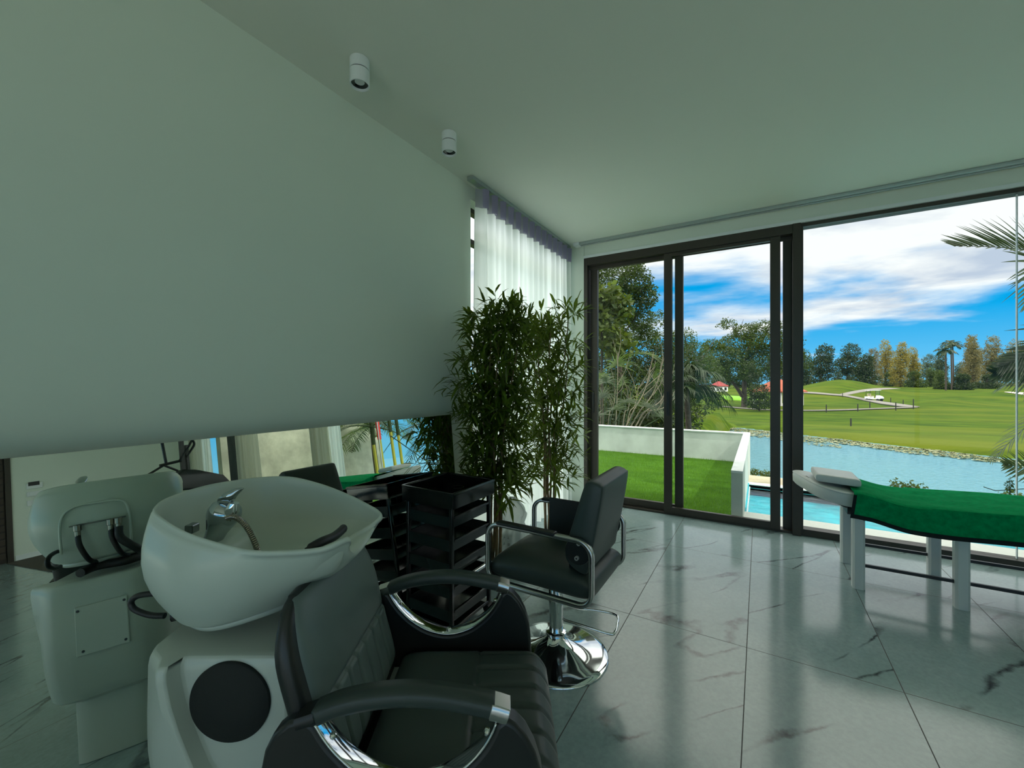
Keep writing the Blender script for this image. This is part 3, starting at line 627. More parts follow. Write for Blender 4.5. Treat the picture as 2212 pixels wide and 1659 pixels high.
# ---------------- bamboo plants ----------------
def clampx(p):
    x,y,z=p
    lim=-1.862+(ZT-z)*math.tan(TH)+.006 if (z<ZT+.01 and y<2.30) else (-2.03 if y<2.7 else -1.90)
    return (max(x,lim),y,z)
def bamboo(loc,stems,Hh,rad,nl,seed,label):
    rr=random.Random(seed); x0,y0=loc
    t=thing('artificial_bamboo',(x0,y0,0),label,'potted plant','tall bamboo plants in the window corner')
    MB().lathe([(.06,0),(.07,.01),(.078,.085),(.082,.095),(.074,.095),(.07,.08),(.001,.08)],(x0,y0,0),36,cap=False).build('pot',BLACKM,t)
    lv=MB()
    for i in range(stems):
        a=6.28*i/stems+rr.uniform(-.3,.3); r0=.034*rr.uniform(.5,1); lean=rad*rr.uniform(.2,.62); h=Hh*rr.uniform(.86,1)
        if i==0: h=Hh
        bx,by=x0+r0*math.cos(a),y0+r0*math.sin(a); tx,ty=x0+lean*math.cos(a),y0+lean*math.sin(a)
        pts=[]; n=14
        for k in range(n+1):
            s=k/n; q=s**1.6
            pts.append(clampx((bx+(tx-bx)*q+.012*math.sin(s*9+i),by+(ty-by)*q+.012*math.cos(s*7+i),.08+(h-.08)*s)))
        MB().tube(pts,[.0105*(1-.6*k/n)*(1.12 if k%2 else 1) for k in range(n+1)],8).build('cane',CANE,t)
        for k in range(nl//stems):
            s=rr.uniform(.20,1)**.85; j=min(n-1,int(s*n)); p=Vector(pts[j]).lerp(Vector(pts[j+1]),s*n-j)
            ta=rr.uniform(0,6.28); tl=rad*rr.uniform(.15,.75)*(1.15-.55*s if s>.85 else 1); rise=rr.uniform(.0,.14)
            tip=p+Vector((math.cos(ta)*tl,math.sin(ta)*tl,rise)); tip=Vector(clampx(tip))
            # twig
            d0=(tip-p); u=d0.normalized(); sd=u.cross(Vector((0,0,1))).normalized()*.0016
            lv.add([p-sd,p+sd,tip+sd,tip-sd],[(0,1,2,3)])
            for q in range(rr.choice((4,5,6,7))):
                L=rr.uniform(.09,.17); wd=L*.068+.0012; az=ta+rr.uniform(-1.25,1.25); el=rr.uniform(-.75,.95)
                d=Vector((math.cos(az)*math.cos(el),math.sin(az)*math.cos(el),math.sin(el)))
                if rr.random()<.15: d=Vector((d.x*.4,d.y*.4,.9)).normalized()
                b0=p.lerp(tip,rr.uniform(.55,1.0)); s1=d.cross(Vector((rr.uniform(-.4,.4),rr.uniform(-.4,.4),1))).normalized()*wd; dn=Vector((0,0,-1))
                m1=b0+d*L*.35+dn*L*.01; m2=b0+d*L*.72+dn*L*.07; e=b0+d*L+dn*L*.2; f=s1.cross(d)*.25
                vs=[b0,m1+s1+f,m1,m1-s1+f,m2+s1*.75+f,m2,m2-s1*.75+f,e]
                lv.add([clampx(v) for v in vs],[(0,2,1),(0,3,2),(1,2,5,4),(2,3,6,5),(4,5,7),(5,6,7)])
    lv.build('foliage',LEAFB,t,smooth=False,merge=False)
    return t
bamboo((-1.665,2.53),7,1.96,.375,760,11,'left of the two tall bamboo plants, directly behind the black trolley')
bamboo((-1.56,3.22),6,2.00,.36,450,12,'right of the two tall bamboo plants, next to the sliding door')
# ---------------- wrapped plastic bag ----------------
pb_=thing('plastic_bag',(-1.74,2.90,0),'crumpled translucent plastic bag with small black printed marks behind the bamboo canes','plastic bag')
def bagf(i,j):
    a=i*2*math.pi; z=j; r=(.13*(1-.2*j)+.02*math.sin(j*9))*(1 if j<.72 else max(.12,1-(j-.72)*3.1)); r+=.012*math.sin(a*7+j*8)+.008*math.sin(a*13-j*15)
    return (-1.74+r*math.cos(a)*.9,2.90+r*math.sin(a)*1.1,.012+.46*j)
MB().grid(bagf,60,26,cu=True).build('bag_skin',sheer('clear_crinkled_plastic',(.70,.74,.72),.35,.30),pb_,smooth='full')
MB().lathe([(.08,.012),(.09,.02),(.085,.16),(.06,.20),(.001,.205)],(-1.74,2.90,0),30).build('bag_contents',mat('pale_grey_filling',(.72,.75,.72),.7,var=.3,vscale=20,bump=.4,bscale=30),pb_)
INK=mat('black_print',(.01,.01,.01),.6)
def mark(segs,px,py,s):
    mb=MB()
    for x0_,y0_,x1_,y1_ in segs:
        def fr(x,y,h): return tuple(at(px,py,3.225)+Rv*(x*s)+Vector((0,0,1))*(y*s)+Fv*h)
        mb.box((min(x0_,x1_)-.06,min(y0_,y1_)-.06,0),(max(x0_,x1_)+.06,max(y0_,y1_)+.06,.002),fr)
    mb.build('printed_mark',INK,pb_,smooth=False)
mark([(-.4,-.5,-.4,.5),(.4,-.5,.4,.5),(-.4,.5,.4,.5),(-.4,-.5,.4,-.5)],1099,1177,.015)
mark([(-.4,-.5,.4,-.5),(0,-.5,0,.5),(0,.1,.35,.1)],1089,1174,.013)
mark([(-.5,-.5,.5,-.5),(-.2,-.1,.3,-.1),(-.1,.4,.2,.4)],1098,1162,.014)
mark([(-.4,-.4,.4,-.4),(0,-.4,0,.3)],1090,1160,.012)
# ---------------- massage bed ----------------
BEDW=mat('pale_grey_vinyl',(.60,.62,.60),.4,spec=.4,bump=.15,bscale=40); LEGM=mat('white_bed_leg',(.60,.63,.61),.4)
mbd=thing('massage_bed',(1.2,3.87,0),'white four-legged massage bed with padded headrest, standing in front of the glass wall','massage table')
def ztop(x): return .655-.055*sm((x-.55)/.30)+.02*sm((x-.95)/.5)+.045*sm((.55-x)/.32)
plan=[(2.25,3.60),(1.8,3.59),(1.4,3.58),(1.0,3.585),(.75,3.59),(.56,3.595),(.45,3.60),(.37,3.635),(.315,3.72),(.27,3.86),(.235,3.99),(.232,4.06),(.27,4.11),(.36,4.14),(.56,4.16),(1.0,4.165),(1.5,4.165),(2.25,4.165)]
plp=[(p.x,p.y) for p in cr([(x,y,0) for x,y in plan],4)]
mb=MB(); Rg=[]
pcx,pcy=1.2,3.87
def insp(d): return [(x+(0.0 if x>2 else .0)+(pcx-x)*0,y) for x,y in plp] if d==0 else [((x+d if x<.5 else x),(y+d*(1 if y<pcy else -1) if not (x<.35) else y+(d*.5*(1 if y<pcy else -1)))) for x,y in plp]
for d,zo in ((.05,-.105),(.018,-.098),(.002,-.08),(0,-.03),(.004,-.012),(.016,-.002),(.04,.0)):
    Rg.append([(x,y,ztop(x)+zo) for x,y in insp(d)])
mb.rings(Rg,True,True,False); nR=len(plp); k0=(len(Rg)-1)*nR
mb.f+=[(k0+i,k0+i+1,k0+nR-2-i,k0+nR-1-i) for i in range(nR//2-1)]
mb.build('mattress',BEDW,mbd,smooth='full')
e=insp(.004); MB().tube([(x,y,ztop(x)-.008) for x,y in e if x<.9],.005,6).build('piping',BEDW,mbd)
MB().box((.52,3.64,.50),(2.2,4.12,.545)).build('bed_frame',BLACKM,mbd,smooth=False)
MB().rings([[(.40,3.70,.575),(.40,4.08,.575),(.56,4.10,.52),(.56,3.66,.52)],[(.40,3.70,.60),(.40,4.08,.60),(.56,4.10,.55),(.56,3.66,.55)]],True,True,True).build('headrest_bracket',BLACKM,mbd,smooth=False)
for x in (.58,1.08,1.86):
    for y in (3.655,4.13):
        s_=.034; c_=.012
        MB().prism([(x-s_+c_,y-s_),(x+s_-c_,y-s_),(x+s_,y-s_+c_),(x+s_,y+s_-c_),(x+s_-c_,y+s_),(x-s_+c_,y+s_),(x-s_,y+s_-c_),(x-s_,y-s_+c_)],.0,.54,lambda a,b,h:(a,b,h)).build('leg',LEGM,mbd,smooth=False)
for y in (3.655,4.13):
    MB().box((.60,y-.008,.150),(1.84,y+.008,.170)).build('stretcher_rail',BLACKM,mbd,smooth=False)
# cushion
def cu(x,y,h): 
    s=math.radians(0); return (.475+x+ .0*y, 3.85+y-.02*x, .716+h-.06*(x))
MB().pillow(cu,.255,.335,.058,p=14,q=.22).build('headrest_cushion',BEDW,None,smooth='full',label='flat pale grey cushion lying on the head end of the massage bed',category='cushion',loc=(.475,3.85,.69))
# towel
TOW=mat('green_towel',(.0,.31,.10),.95,spec=.05,sheen=0,var=.35,vscale=30,bump=.9,bscale=110,bdist=.004,stretch=(1,2.6,1))
def tow(i,j):
    x=.545+1.70*i; zt=ztop(x)+.016
    s=-1+2*j     # across
    ye0=3.575-.008*math.sin(x*3); ye1=4.185; hem=.172
    L=abs(ye1-ye0); tot=L+2*hem; d=j*tot
    rip=.0022*math.sin(x*9+j*25)+.0016*math.sin(x*17-j*41)+.003*math.exp(-((x-.95)/.05)**2)*math.sin(j*30)
    if d<hem:
        t=1-d/hem; bulge=.012*math.sin(x*6+1)*t+.006*math.sin(x*15)*t
        return (x+.02*t*(-1 if i<.05 else 0),ye0-.004-bulge-.006,zt-hem*t)
    if d>hem+L:
        t=(d-hem-L)/hem; return (x,ye1+.006+.010*math.sin(x*7)*t,zt-hem*t)
    y=ye0+(d-hem); return (x,y,zt+rip-.010*(math.exp(-(d-hem)/.012)+math.exp(-(hem+L-d)/.012)))
tw=MB().grid(tow,150,90).build('green_towel',TOW,None,smooth='full',label='long green towel draped over the massage bed and hanging down its sides',category='towel',loc=(1.3,3.87,.66))
def hemf(i,j):
    p=tow(i,.058*j/1.0*.5); return (p[0],p[1]-.0115,p[2]-.001)
MB().grid(hemf,120,3).build('dark_hem',mat('dark_hem_band',(.002,.006,.006),.9),tw,smooth='full',merge=False)
MB().grid(lambda i,j:(lambda p:(p[0]-.003+.018*i,p[1]-.0115,p[2]))(tow(0,j*.165)),3,20).build('dark_edge_band',mat('dark_hem_band',(.01,.01,.01)),tw,smooth='full',merge=False)
md=tw.modifiers.new('sol','SOLIDIFY'); md.thickness=.006; md.offset=1
# ---------------- things seen only in the mirror ----------------
for k,(z,hh,dark) in enumerate(((1.285,.10,1),(1.14,.085,0),(.975,.10,2))):
    lab=['wall thermostat with dark display, topmost of three small panels in the mirror','blank white switch plate, middle of the three small panels in the mirror','white socket plate, lowest of three small panels in the mirror'][k]
    nm=['wall_thermostat','switch_plate','socket_plate'][k]
    t=thing(nm,(XR,1.99,z),lab,['thermostat','light switch','socket'][k])
    MB().box((XR-.03,1.90,z-hh/2),(XR-.0005,2.10,z+hh/2)).build('plate',WHITEM,t,bevel=.005)
    if dark==1: MB().box((XR-.034,1.92,z+.005),(XR-.029,2.06,z+.075)).build('display',BLACKM,t,smooth=False)
    if dark==2: MB().box((XR-.034,1.97,z-.02),(XR-.029,2.03,z+.02)).build('socket_insert',mat('grey_insert',(.2,.2,.2),.5),t,smooth=False)
    if dark==0: MB().box((XR-.036,1.93,z-.03),(XR-.029,2.07,z+.03)).build('rocker',WHITEM,t,smooth=False,bevel=.003)
MB().box((3.2,1.62,0),(7.9,2.60,.012)).build('dark_floor_mat',mat('dark_brown_mat',(.075,.062,.05),.8,bump=.3,bscale=200),None,smooth=False,bevel=.004,label='long dark brown floor mat seen reflected beneath the wash unit',category='mat',loc=(5,2.1,0))
st=thing('exercise_stand',(3.0,2.7,0),'black metal stand with crossed bars and hanging straps, seen only in the mirror','equipment stand')
MB().lathe([(.26,0),(.25,.03),(.06,.05),(.045,.10),(.045,.86)],(3.0,2.62,0),30).build('pedestal_base',BLACKM,st)
MB().rings([[(2.86,2.35,.86),(2.86,3.02,.80),(3.14,3.02,.80),(3.14,2.35,.86)],[(2.86,2.36,1.06),(2.86,2.9,.97),(3.14,2.9,.97),(3.14,2.36,1.06)],[(2.92,2.45,1.13),(2.92,2.6,1.10),(3.08,2.6,1.10),(3.08,2.45,1.13)]],True,True,True).build('padded_body',BLACKM,st,bevel=.02)
MB().box((2.97,2.46,1.08),(3.03,2.50,1.62)).build('upright_post',BLACKM,st,smooth=False)
MB().box((2.97,2.52,1.08),(3.03,2.55,1.45)).build('upright_post',BLACKM,st,smooth=False)
MB().tube([(3,2.27,1.56),(3,2.30,1.24)],.018,8).build('cross_bar',BLACKM,st)
MB().tube([(3,2.23,1.22),(3,2.48,1.25)],.018,8).build('cross_bar',BLACKM,st)
MB().tube([(3,2.10,1.12),(3,2.28,1.22)],.014,8).build('cross_bar',BLACKM,st)
MB().tube([(3,2.27,1.22),(3,2.42,1.12)],.014,8).build('cross_bar',BLACKM,st)
MB().tube(cr([(2.98,2.44,1.24),(2.98,2.48,1.32),(2.98,2.55,1.42),(2.98,2.60,1.50),(2.98,2.62,1.44),(2.98,2.55,1.33),(2.98,2.50,1.25)],5,False),.015,8).build('hanging_strap',RUB,st)
# ---------------- near outdoors ----------------
HOUSEY=YF+.14
GL=-.05
def st2(name,mb,m,**k): return mb.build(name,m,None,kind='structure',**k)
st2('trim_5',MB().box((XL-.2,YF+.12,-.12),(XR+.2,YF+.20,-.02)),TILEW,smooth=False)
st2('lawn_ground',MB().box((-7,YF+.20,-.4),(-.262,8.76,GL)),GRASSL,smooth=False)
lb=MB(); rr=random.Random(5)
for k in range(52000):
    v_=rr.random()**.75; y=4.84+3.83*rr.random()**1.25; x=-.268-(4.2)*rr.random()
    if x<-1.9-.9*(y-4.6): continue
    h=rr.uniform(.022,.055); a=rr.uniform(0,6.28); wd=.0022; dx,dy=math.cos(a)*wd,math.sin(a)*wd; lx,ly=rr.uniform(-.02,.02),rr.uniform(-.02,.02)
    lb.add([(x-dx,y-dy,GL),(x+dx,y+dy,GL),(x+lx,y+ly,GL+h)],[(0,1,2)])
lb.build('lawn_grass',mat('lawn_blades',(.14,.30,.015),.7,col2=(.04,.13,.006),vscale=2.5,trans=.35,island=.6),None,smooth=False,merge=False,kind='stuff',label='short green grass blades of the small lawn',category='grass')
gw=thing('garden_wall',(-.2,6.8,GL),'low white rendered wall running from the glass front between lawn and pool','garden wall')
gw2=thing('garden_wall',(-3.6,8.8,GL),'low white rendered wall closing the far side of the small lawn','garden wall')
MB().box((-.255,4.86,-.4),(-.150,8.84,.478)).build('side_wall',STUCCO,gw,smooth=False)
MB().box((-.256,4.859,.478),(-.149,8.841,.500)).build('wall_coping',STUCTOP,gw,smooth=False)
MB().box((-7,8.72,-1.5),(-.258,8.83,.478)).build('rear_wall',STUCCO,gw2,smooth=False)
MB().box((-7,8.70,.478),(-.258,8.841,.498)).build('wall_coping',STUCTOP,gw2,smooth=False)
# pool
PW=.0
PX0,PX1,PY0,PY1=-.135,2.75,5.46,7.12
st2('patio_coping',MB().box((-.15,YF+.20,-.3),(3.4,PY0,-.07)).box((PX1,PY0,-.3),(PX1+.25,PY1+.2,-.07)).box((-.15,PY1,-.3),(PX1+.25,PY1+.17,-.10)),TILEW,smooth=False)
st2('patio_deck',MB().box((-.15,7.42,-.3),(3.6,8.10,-.15)),DECKB,smooth=False)
st2('deck_edge',MB().box((-.15,8.10,-2.6),(3.6,8.18,-.20)).box((-.15,7.29,-.4),(3.6,7.42,-.28)),mat('dark_gap',(.02,.02,.018),.8),smooth=False)
st2('pool_basin',MB().box((PX0,PY0,-.30),(PX1,PY1,-.262)).box((PX0-.03,PY0,-1.4),(PX0,PY1,-.08)).box((PX1,PY0,-1.4),(PX1+.03,PY1,-.08)).box((PX0,PY0-.03,-1.4),(PX1,PY0,-.08)).box((PX0,PY1,-1.4),(PX1,PY1+.03,-.11)),mat('turquoise_pool_tiles',(.0,.46,.56),.4,col2=(.0,.33,.44),vscale=7),smooth=False)
def water(name,tint,sc,st,rough,opaque=None,dist=.02,scl_=(1,1,1)):
    m,t,gl,fr=glassmat(name,tint,1.33,rough)
    tcn=nn(t,'ShaderNodeTexCoord'); mpn=nn(t,'ShaderNodeMapping'); mpn.inputs['Scale'].default_value=scl_; mpn.inputs['Rotation'].default_value=(0,0,-YAW*.6); t.links.new(tcn.outputs['Object'],mpn.inputs[0])
    f=noise(t,mpn.outputs[0],sc,5,.65,.6); bn=nn(t,'ShaderNodeBump'); bn.inputs['Strength'].default_value=st; bn.inputs['Distance'].default_value=dist
    t.links.new(f,bn.inputs['Height']); t.links.new(bn.outputs[0],gl.inputs['Normal']); t.links.new(bn.outputs[0],fr.inputs['Normal'])
    return m,t,f
WAT,t_,_=water('pool_water',(.80,1,1),5,.5,.02)
st2('pool_water',MB().box((PX0,PY0,-.16),(PX1,PY1,-.15)),WAT,smooth=False)
tiles=thing('pool_edge_tiles',(-.13,6.3,-.14),'row of small white tiles along the pool at the foot of the garden wall','pool edging')
for k in range(26):
    y=5.5+k*.063
    MB().box((-.148,y,-.148),(-.120,y+.044,-.135)).build('edge_tile',TILEW,tiles,smooth=False)
# outside corner wing seen in the mirror
st2('wall_wing',MB().box((7.2,YF+.16,-.3),(7.4,9.5,3.3)),mat('sunlit_concrete',(.66,.64,.50),.85,var=.3,vscale=3,bump=.3,bscale=30),smooth=False)
st2('rear_terrace',MB().box((XL-3,YB-6,-.4),(XR+3,YB-.2,-.05)),TILEW,smooth=False)
st2('side_yard_ground',MB().box((3.4,YF+.20,-.4),(7.2,8.3,-.12)),GRASSL,smooth=False)
st2('roof',MB().box((XL-.5,YB-.4,3.26),(XR+.5,YF+.55,3.45)),PAINT,smooth=False)
st2('west_garden_ground',MB().box((-14,-3,-.5),(XL-.25,8.7,-.12)),GRASSL,smooth=False)
# ---------------- landscape terrain ----------------
def interp(x,xs,ys):
    for i in range(len(xs)-1):
        if x<=xs[i+1]:
            t=sat((x-xs[i])/(xs[i+1]-xs[i])); return ys[i]+(ys[i+1]-ys[i])*t
    return ys[-1]
def shore(x):
    return 37.2-.78*x if x>-4 else 40.3+ (x+4)*6
LZ=-2.25
def Hgt(x,y):
    v=Fv.x*x+Fv.y*y; u=Rv.x*x+Rv.y*y; q=u/max(v,1)
    z=interp(v,[15,35,60,75,85,100,130,200,400],[-2.05,-2.0,-1.9,-1.78,-1.0,-.3,.55,1.0,2.0])
    z+=2.75*math.exp(-((q-.80)/.10)**2*1.0-((v-100)/13)**2)
    z+=.9*math.exp(-((q-1.05)/.09)**2-((v-66)/7)**2)+.7*math.exp(-((q-1.18)/.07)**2-((v-92)/9)**2)
    z+=.12*math.sin(x*.11+1)*math.sin(y*.07)*min(1,max(0,(v-30)/30))
    if v>70 and q<.62: z+= -(z+1.5)*sm((.66-q)/.06)*sm((v-70)/10)*(.55 if v<120 else .35)
    d=y-shore(x)
    if x<-1.3: left=sm((-1.3-x)/1.6)
    else: left=0
    if d<0: z=LZ-.9 if left<=0 else (LZ-.9)+(.9+LZ*-1-.9-.5)*0+left*( -1.0-(LZ-.9))
    elif d<2.5: z=(LZ-.1)+(z-(LZ-.1))*sm(d/2.5)
    return z
xs=[]; gx=[];gy=[]
NU,NV=150,170
vs_=[8.9*(400/8.9)**(k/(NV-1)) for k in range(NV)]
qs=[-1.3+3.2*k/(NU-1) for k in range(NU)]
mb=MB(); V=[]
for v in vs_:
    for q in qs:
        p=Fv*v+Rv*(q*v); x,y=p.x,p.y
        z=Hgt(x,y)
        if y<9.0: y=9.0; z=-2.9 if x>-2.5 else -1.0
        V.append((x,y,z))
mb.add(V,[(i*NU+j,i*NU+j+1,(i+1)*NU+j+1,(i+1)*NU+j) for i in range(NV-1) for j in range(NU-1)])
st2('golf_course_ground',mb,GRASSF,smooth='full')
LK,t_,f_=water('lake_water',(.03,.05,.04),5.5,1.0,.06,dist=.06,scl_=(1,1,1)); LK.node_tree.nodes['Fresnel'].inputs[0].default_value=2.4; LK.node_tree.nodes['Glossy BSDF'].inputs[0].default_value=(.72,.92,1,1)
_t=LK.node_tree; _d=nn(_t,'ShaderNodeBsdfDiffuse'); _d.inputs[0].default_value=(.09,.25,.34,1); _t.links.new(_d.outputs[0],_t.nodes['Mix Shader'].inputs[1])
st2('lake_water',MB().add([(-8,8.2,LZ),(70,8.2,LZ),(70,60,LZ),(-8,60,LZ)],[(0,1,2,3)]),LK,smooth=False)
def ground(px,py):
    r=ray(px,py); s=12.0
    while s<390:
        p=CC+r*s
        if p.z<=Hgt(p.x,p.y): return p
        s+=.25
    return CC+r*390
PATHM=mat('concrete_path',(.22,.20,.18),.9,var=.15,vscale=2)
def ribbon(name,pts,wd,label,m=PATHM,cat='path'):
    P=[ground(x,y) for x,y in pts]; P=cr([(p.x,p.y,0) for p in P],6,False); L=[];Rr=[]
    for i,p in enumerate(P):
        t=(P[min(i+1,len(P)-1)]-P[max(0,i-1)]).normalized(); n_=Vector((-t.y,t.x,0))
        ww=wd[0]+(wd[1]-wd[0])*i/(len(P)-1)
        for s_ in (-1,-.5,0,.5,1):
            q=p+n_*ww/2*s_; L.append((q.x,q.y,Hgt(q.x,q.y)+.06))
    mb=MB().add(L,[(i*5+k,i*5+k+1,(i+1)*5+k+1,(i+1)*5+k) for i in range(len(P)-1) for k in range(4)])
    o=mb.build(name,m,None,smooth='full',label=label,category=cat,loc=tuple(P[0])); md=o.modifiers.new('s','SOLIDIFY'); md.thickness=.12; return o
ribbon('golf_path',[(1700,846),(1735,849),(1790,853),(1830,857),(1880,867),(1920,874),(1970,881)],(1.9,1.6),'wide cart path running behind the parked golf cart down to its bend')
ribbon('golf_path',[(1975,881.5),(1900,884.5),(1820,887.5),(1735,889),(1650,887),(1560,879.5)],(.8,.6),'narrow near path edging the fairway from the bend towards the shade tree')
ribbon('golf_path',[(1822,853),(1850,847),(1885,842),(1915,840),(1940,839.5)],(1.2,.9),'short path branch climbing right behind the mound')
ribbon('sand_bunker',[(2190,851),(2212,852),(2240,853)],(3,4),'pale sand bunker at the far right edge of the course',mat('pale_sand',(.7,.62,.5),.9),'bunker')
def disc(name,px,py,rx,ry,m,label,cat):
    c=ground(px,py); L=[(c.x,c.y,Hgt(c.x,c.y)+.08)]
    for k in range(40):
        a=6.283*k/40; q=c+Rv*(rx*math.cos(a))+Fv*(ry*math.sin(a)); L.append((q.x,q.y,Hgt(q.x,q.y)+.08))
    o=MB().add(L,[(0,1+k,1+(k+1)%40) for k in range(40)]).build(name,m,None,smooth='full',label=label,category=cat,loc=(c.x,c.y,c.z)); md=o.modifiers.new('s','SOLIDIFY'); md.thickness=.3
disc('putting_green',1562,858,5.0,9,mat('bright_green_turf',(.16,.36,.02),.9),'bright oval putting green left of the shade tree','putting green')
# posts beside the path
for k,(px,py,h) in enumerate(((1820,858,.9),(1924,872,1.0),(1951,876,.9),(1973,884,1.4),(1935,887,1.1),(1853,889,1.0),(1785,891,1.0),(1838,921,.7),(1879,884,1.1))):
    g=ground(px,py); 
    lab=['short dark post where the two cart paths fork','dark marker post just right of the golf cart','dark marker post between the cart and the path bend','taller dark post at the tip of the path bend','dark post standing just below the wide path near its bend','dark post on the near path, below the golf cart','dark post on the near path, leftmost of those on it','lone short stake in the fairway just above the lake shore','tallest dark post directly in front of the golf cart'][k]
    o=MB().lathe([(.055,0),(.055,h*.85),(.045,h)],(g.x,g.y,g.z-.05),8).build('marker_post',mat('dark_wood_post',(.03,.028,.022),.8),None,smooth=False,label=lab,category='post',group='marker posts along the golf paths',loc=(g.x,g.y,g.z-.05))
# lily pads near far shore
rr=random.Random(9); mb=MB()
for k in range(3400):
    x=rr.uniform(-2.5,16); d=rr.random()**1.8*4.6
    if x>4: d*=.55
    if x>9: d*=.8
    y=shore(x)-d-.05+.5*math.sin(x*1.7)*rr.random(); r=rr.uniform(.035,.13); a0=rr.uniform(0,6.28); zt=LZ+.015+rr.uniform(0,.05)
    L=[(x,y,zt)]+[(x+r*math.cos(a0+6.0*q/8),y+r*math.sin(a0+6.0*q/8),zt+rr.uniform(-.01,.03)) for q in range(9)]
    mb.add(L,[(0,1+q,2+q) for q in range(8)])
mb.build('lily_pads',mat('pale_lily_pad',(.42,.42,.27),.6,col2=(.10,.12,.03),vscale=.7,island=.8),None,smooth=False,merge=False,kind='stuff',label='pale lily pads floating along the far lake shore',category='lily pads')
# golf cart
def golfcart(px,py):
    g=ground(px,py); yw=math.radians(-8); ax=(-Rv*math.sin(.28)*0+Fv*-1); fwd=(Fv*-.93+Rv*.37).normalized(); sd=Vector((fwd.y,-fwd.x,0))
    def G(x,y,z): return tuple(g+fwd*x+sd*y+Vector((0,0,z+.08)))
    t=thing('golf_cart',tuple(g),'white golf cart with flat roof parked on the cart path','golf cart')
    WH=mat('white_cart_body',(.8,.8,.8),.3); 
    MB().rings([[G(1.25,-.55,.35),G(1.25,.55,.35),G(1.25,.55,.55),G(1.25,-.55,.55)],[G(1.05,-.6,.32),G(1.05,.6,.32),G(1.05,.6,.80),G(1.05,-.6,.80)],[G(.55,-.6,.32),G(.55,.6,.32),G(.55,.58,.98),G(.55,-.58,.98)],[G(.5,-.6,.3),G(.5,.6,.3),G(.5,.6,.45),G(.5,-.6,.45)],[G(-.3,-.6,.3),G(-.3,.6,.3),G(-.3,.6,.45),G(-.3,-.6,.45)]],True,True,True).build('front_body',WH,t,bevel=.05)
    MB().box((-1.2,-.6,.3),(-.3,.6,.75),G).build('rear_body',WH,t,bevel=.05)
    MB().box((-1.1,-.72,1.86),(.75,.72,1.94),G).build('roof',WH,t,bevel=.03)
    MB().box((-.75,-.5,.75),(-.25,.5,.88),G).build('seat',mat('cream_cart_seat',(.65,.55,.35),.5),t,bevel=.03)
    MB().box((-.80,-.5,.88),(-.70,.5,1.3),G).build('seat_back',mat('cream_cart_seat',(.65,.55,.35)),t,bevel=.03)
    for x0,x1 in ((.55,.62),(-1.0,-1.0)):
        for y in (-.58,.58): MB().tube([G(x0,y,.75),G(x1*.9,y,1.88)],.03,6).build('roof_post',BLACKM,t)
    MB().box((.56,-.55,1.0),(.58,.55,1.8),G).build('windscreen',GLASS,t,smooth=False)
    MB().box((1.22,-.5,.30),(1.30,.5,.42),G).build('bumper',BLACKM,t,smooth=False)
    for x in (.85,-.8):
        for y in (-.56,.56):
            MB().lathe([(.1,-.1),(.22,-.1),(.235,-.05),(.235,.05),(.22,.1),(.1,.1)],G(x,y,.155),20,axis=tuple(sd)).build('wheel',RUB,t)
golfcart(1888,866.5)
# pavilion
def house(px,py,d,w_,dp,h,rh,wallm,roofm,name,label,cat,posts=False,rotd=20):
    c=at(px,py,d); z0=Hgt(c.x,c.y)-.2; t=thing(name,(c.x,c.y,z0),label,cat); ca,sa=math.cos(YAW+math.radians(rotd)),math.sin(YAW+math.radians(rotd))
    def G(x,y,z): return (c.x+x*ca-y*sa,c.y+x*sa+y*ca,z0+z)
    if posts:
        for x in (-w_*.42,0,w_*.42):
            for y in (-dp*.42,dp*.42): MB().box((x-.09,y-.09,0),(x+.09,y+.09,h),G).build('post',wallm,t,smooth=False)
        for y in (-dp*.42,dp*.42): MB().box((-w_*.42,y-.06,.0),(w_*.42,y+.06,.6),G).build('low_wall',wallm,t,smooth=False)
    else:
        MB().box((-w_*.45,-dp*.45,0),(w_*.45,dp*.45,h),G).build('walls',wallm,t,smooth=False)
        for x in (-w_*.25,w_*.2): MB().box((x-.4,-dp*.455,h*.3),(x+.4,-dp*.44,h*.75),G).build('window',BLACKM,t,smooth=False)
    e=.5; rg=w_*.12
    MB().add([G(-w_/2,-dp/2,h),G(w_/2,-dp/2,h),G(w_/2,dp/2,h),G(-w_/2,dp/2,h),G(-rg,0,h+rh),G(rg,0,h+rh),G(-w_/2,-dp/2,h-.15),G(w_/2,-dp/2,h-.15),G(w_/2,dp/2,h-.15),G(-w_/2,dp/2,h-.15)],
      [(0,1,5,4),(1,2,5),(2,3,4,5),(3,0,4),(6,7,1,0),(7,8,2,1),(8,9,3,2),(9,6,0,3),(9,8,7,6)]).build('hip_roof',roofm,t,smooth=False)
    return t
ROOFR=mat('terracotta_roof_tiles',(.42,.10,.05),.8,var=.25,vscale=3,bump=.5,bscale=8)
house(1680,850,66,5.6,5.6,2.4,1.9,mat('beige_painted_wall',(.6,.58,.52),.8),ROOFR,'golf_pavilion','small open pavilion with an orange-red hip roof behind the door stile','pavilion',posts=True)
house(1553,826,118,3.6,3.6,1.8,1.3,mat('white_house_wall',(.75,.75,.75),.8),mat('deep_red_roof',(.28,.04,.04),.8),'distant_house','small white house with a dark red roof far behind the shade tree','house')
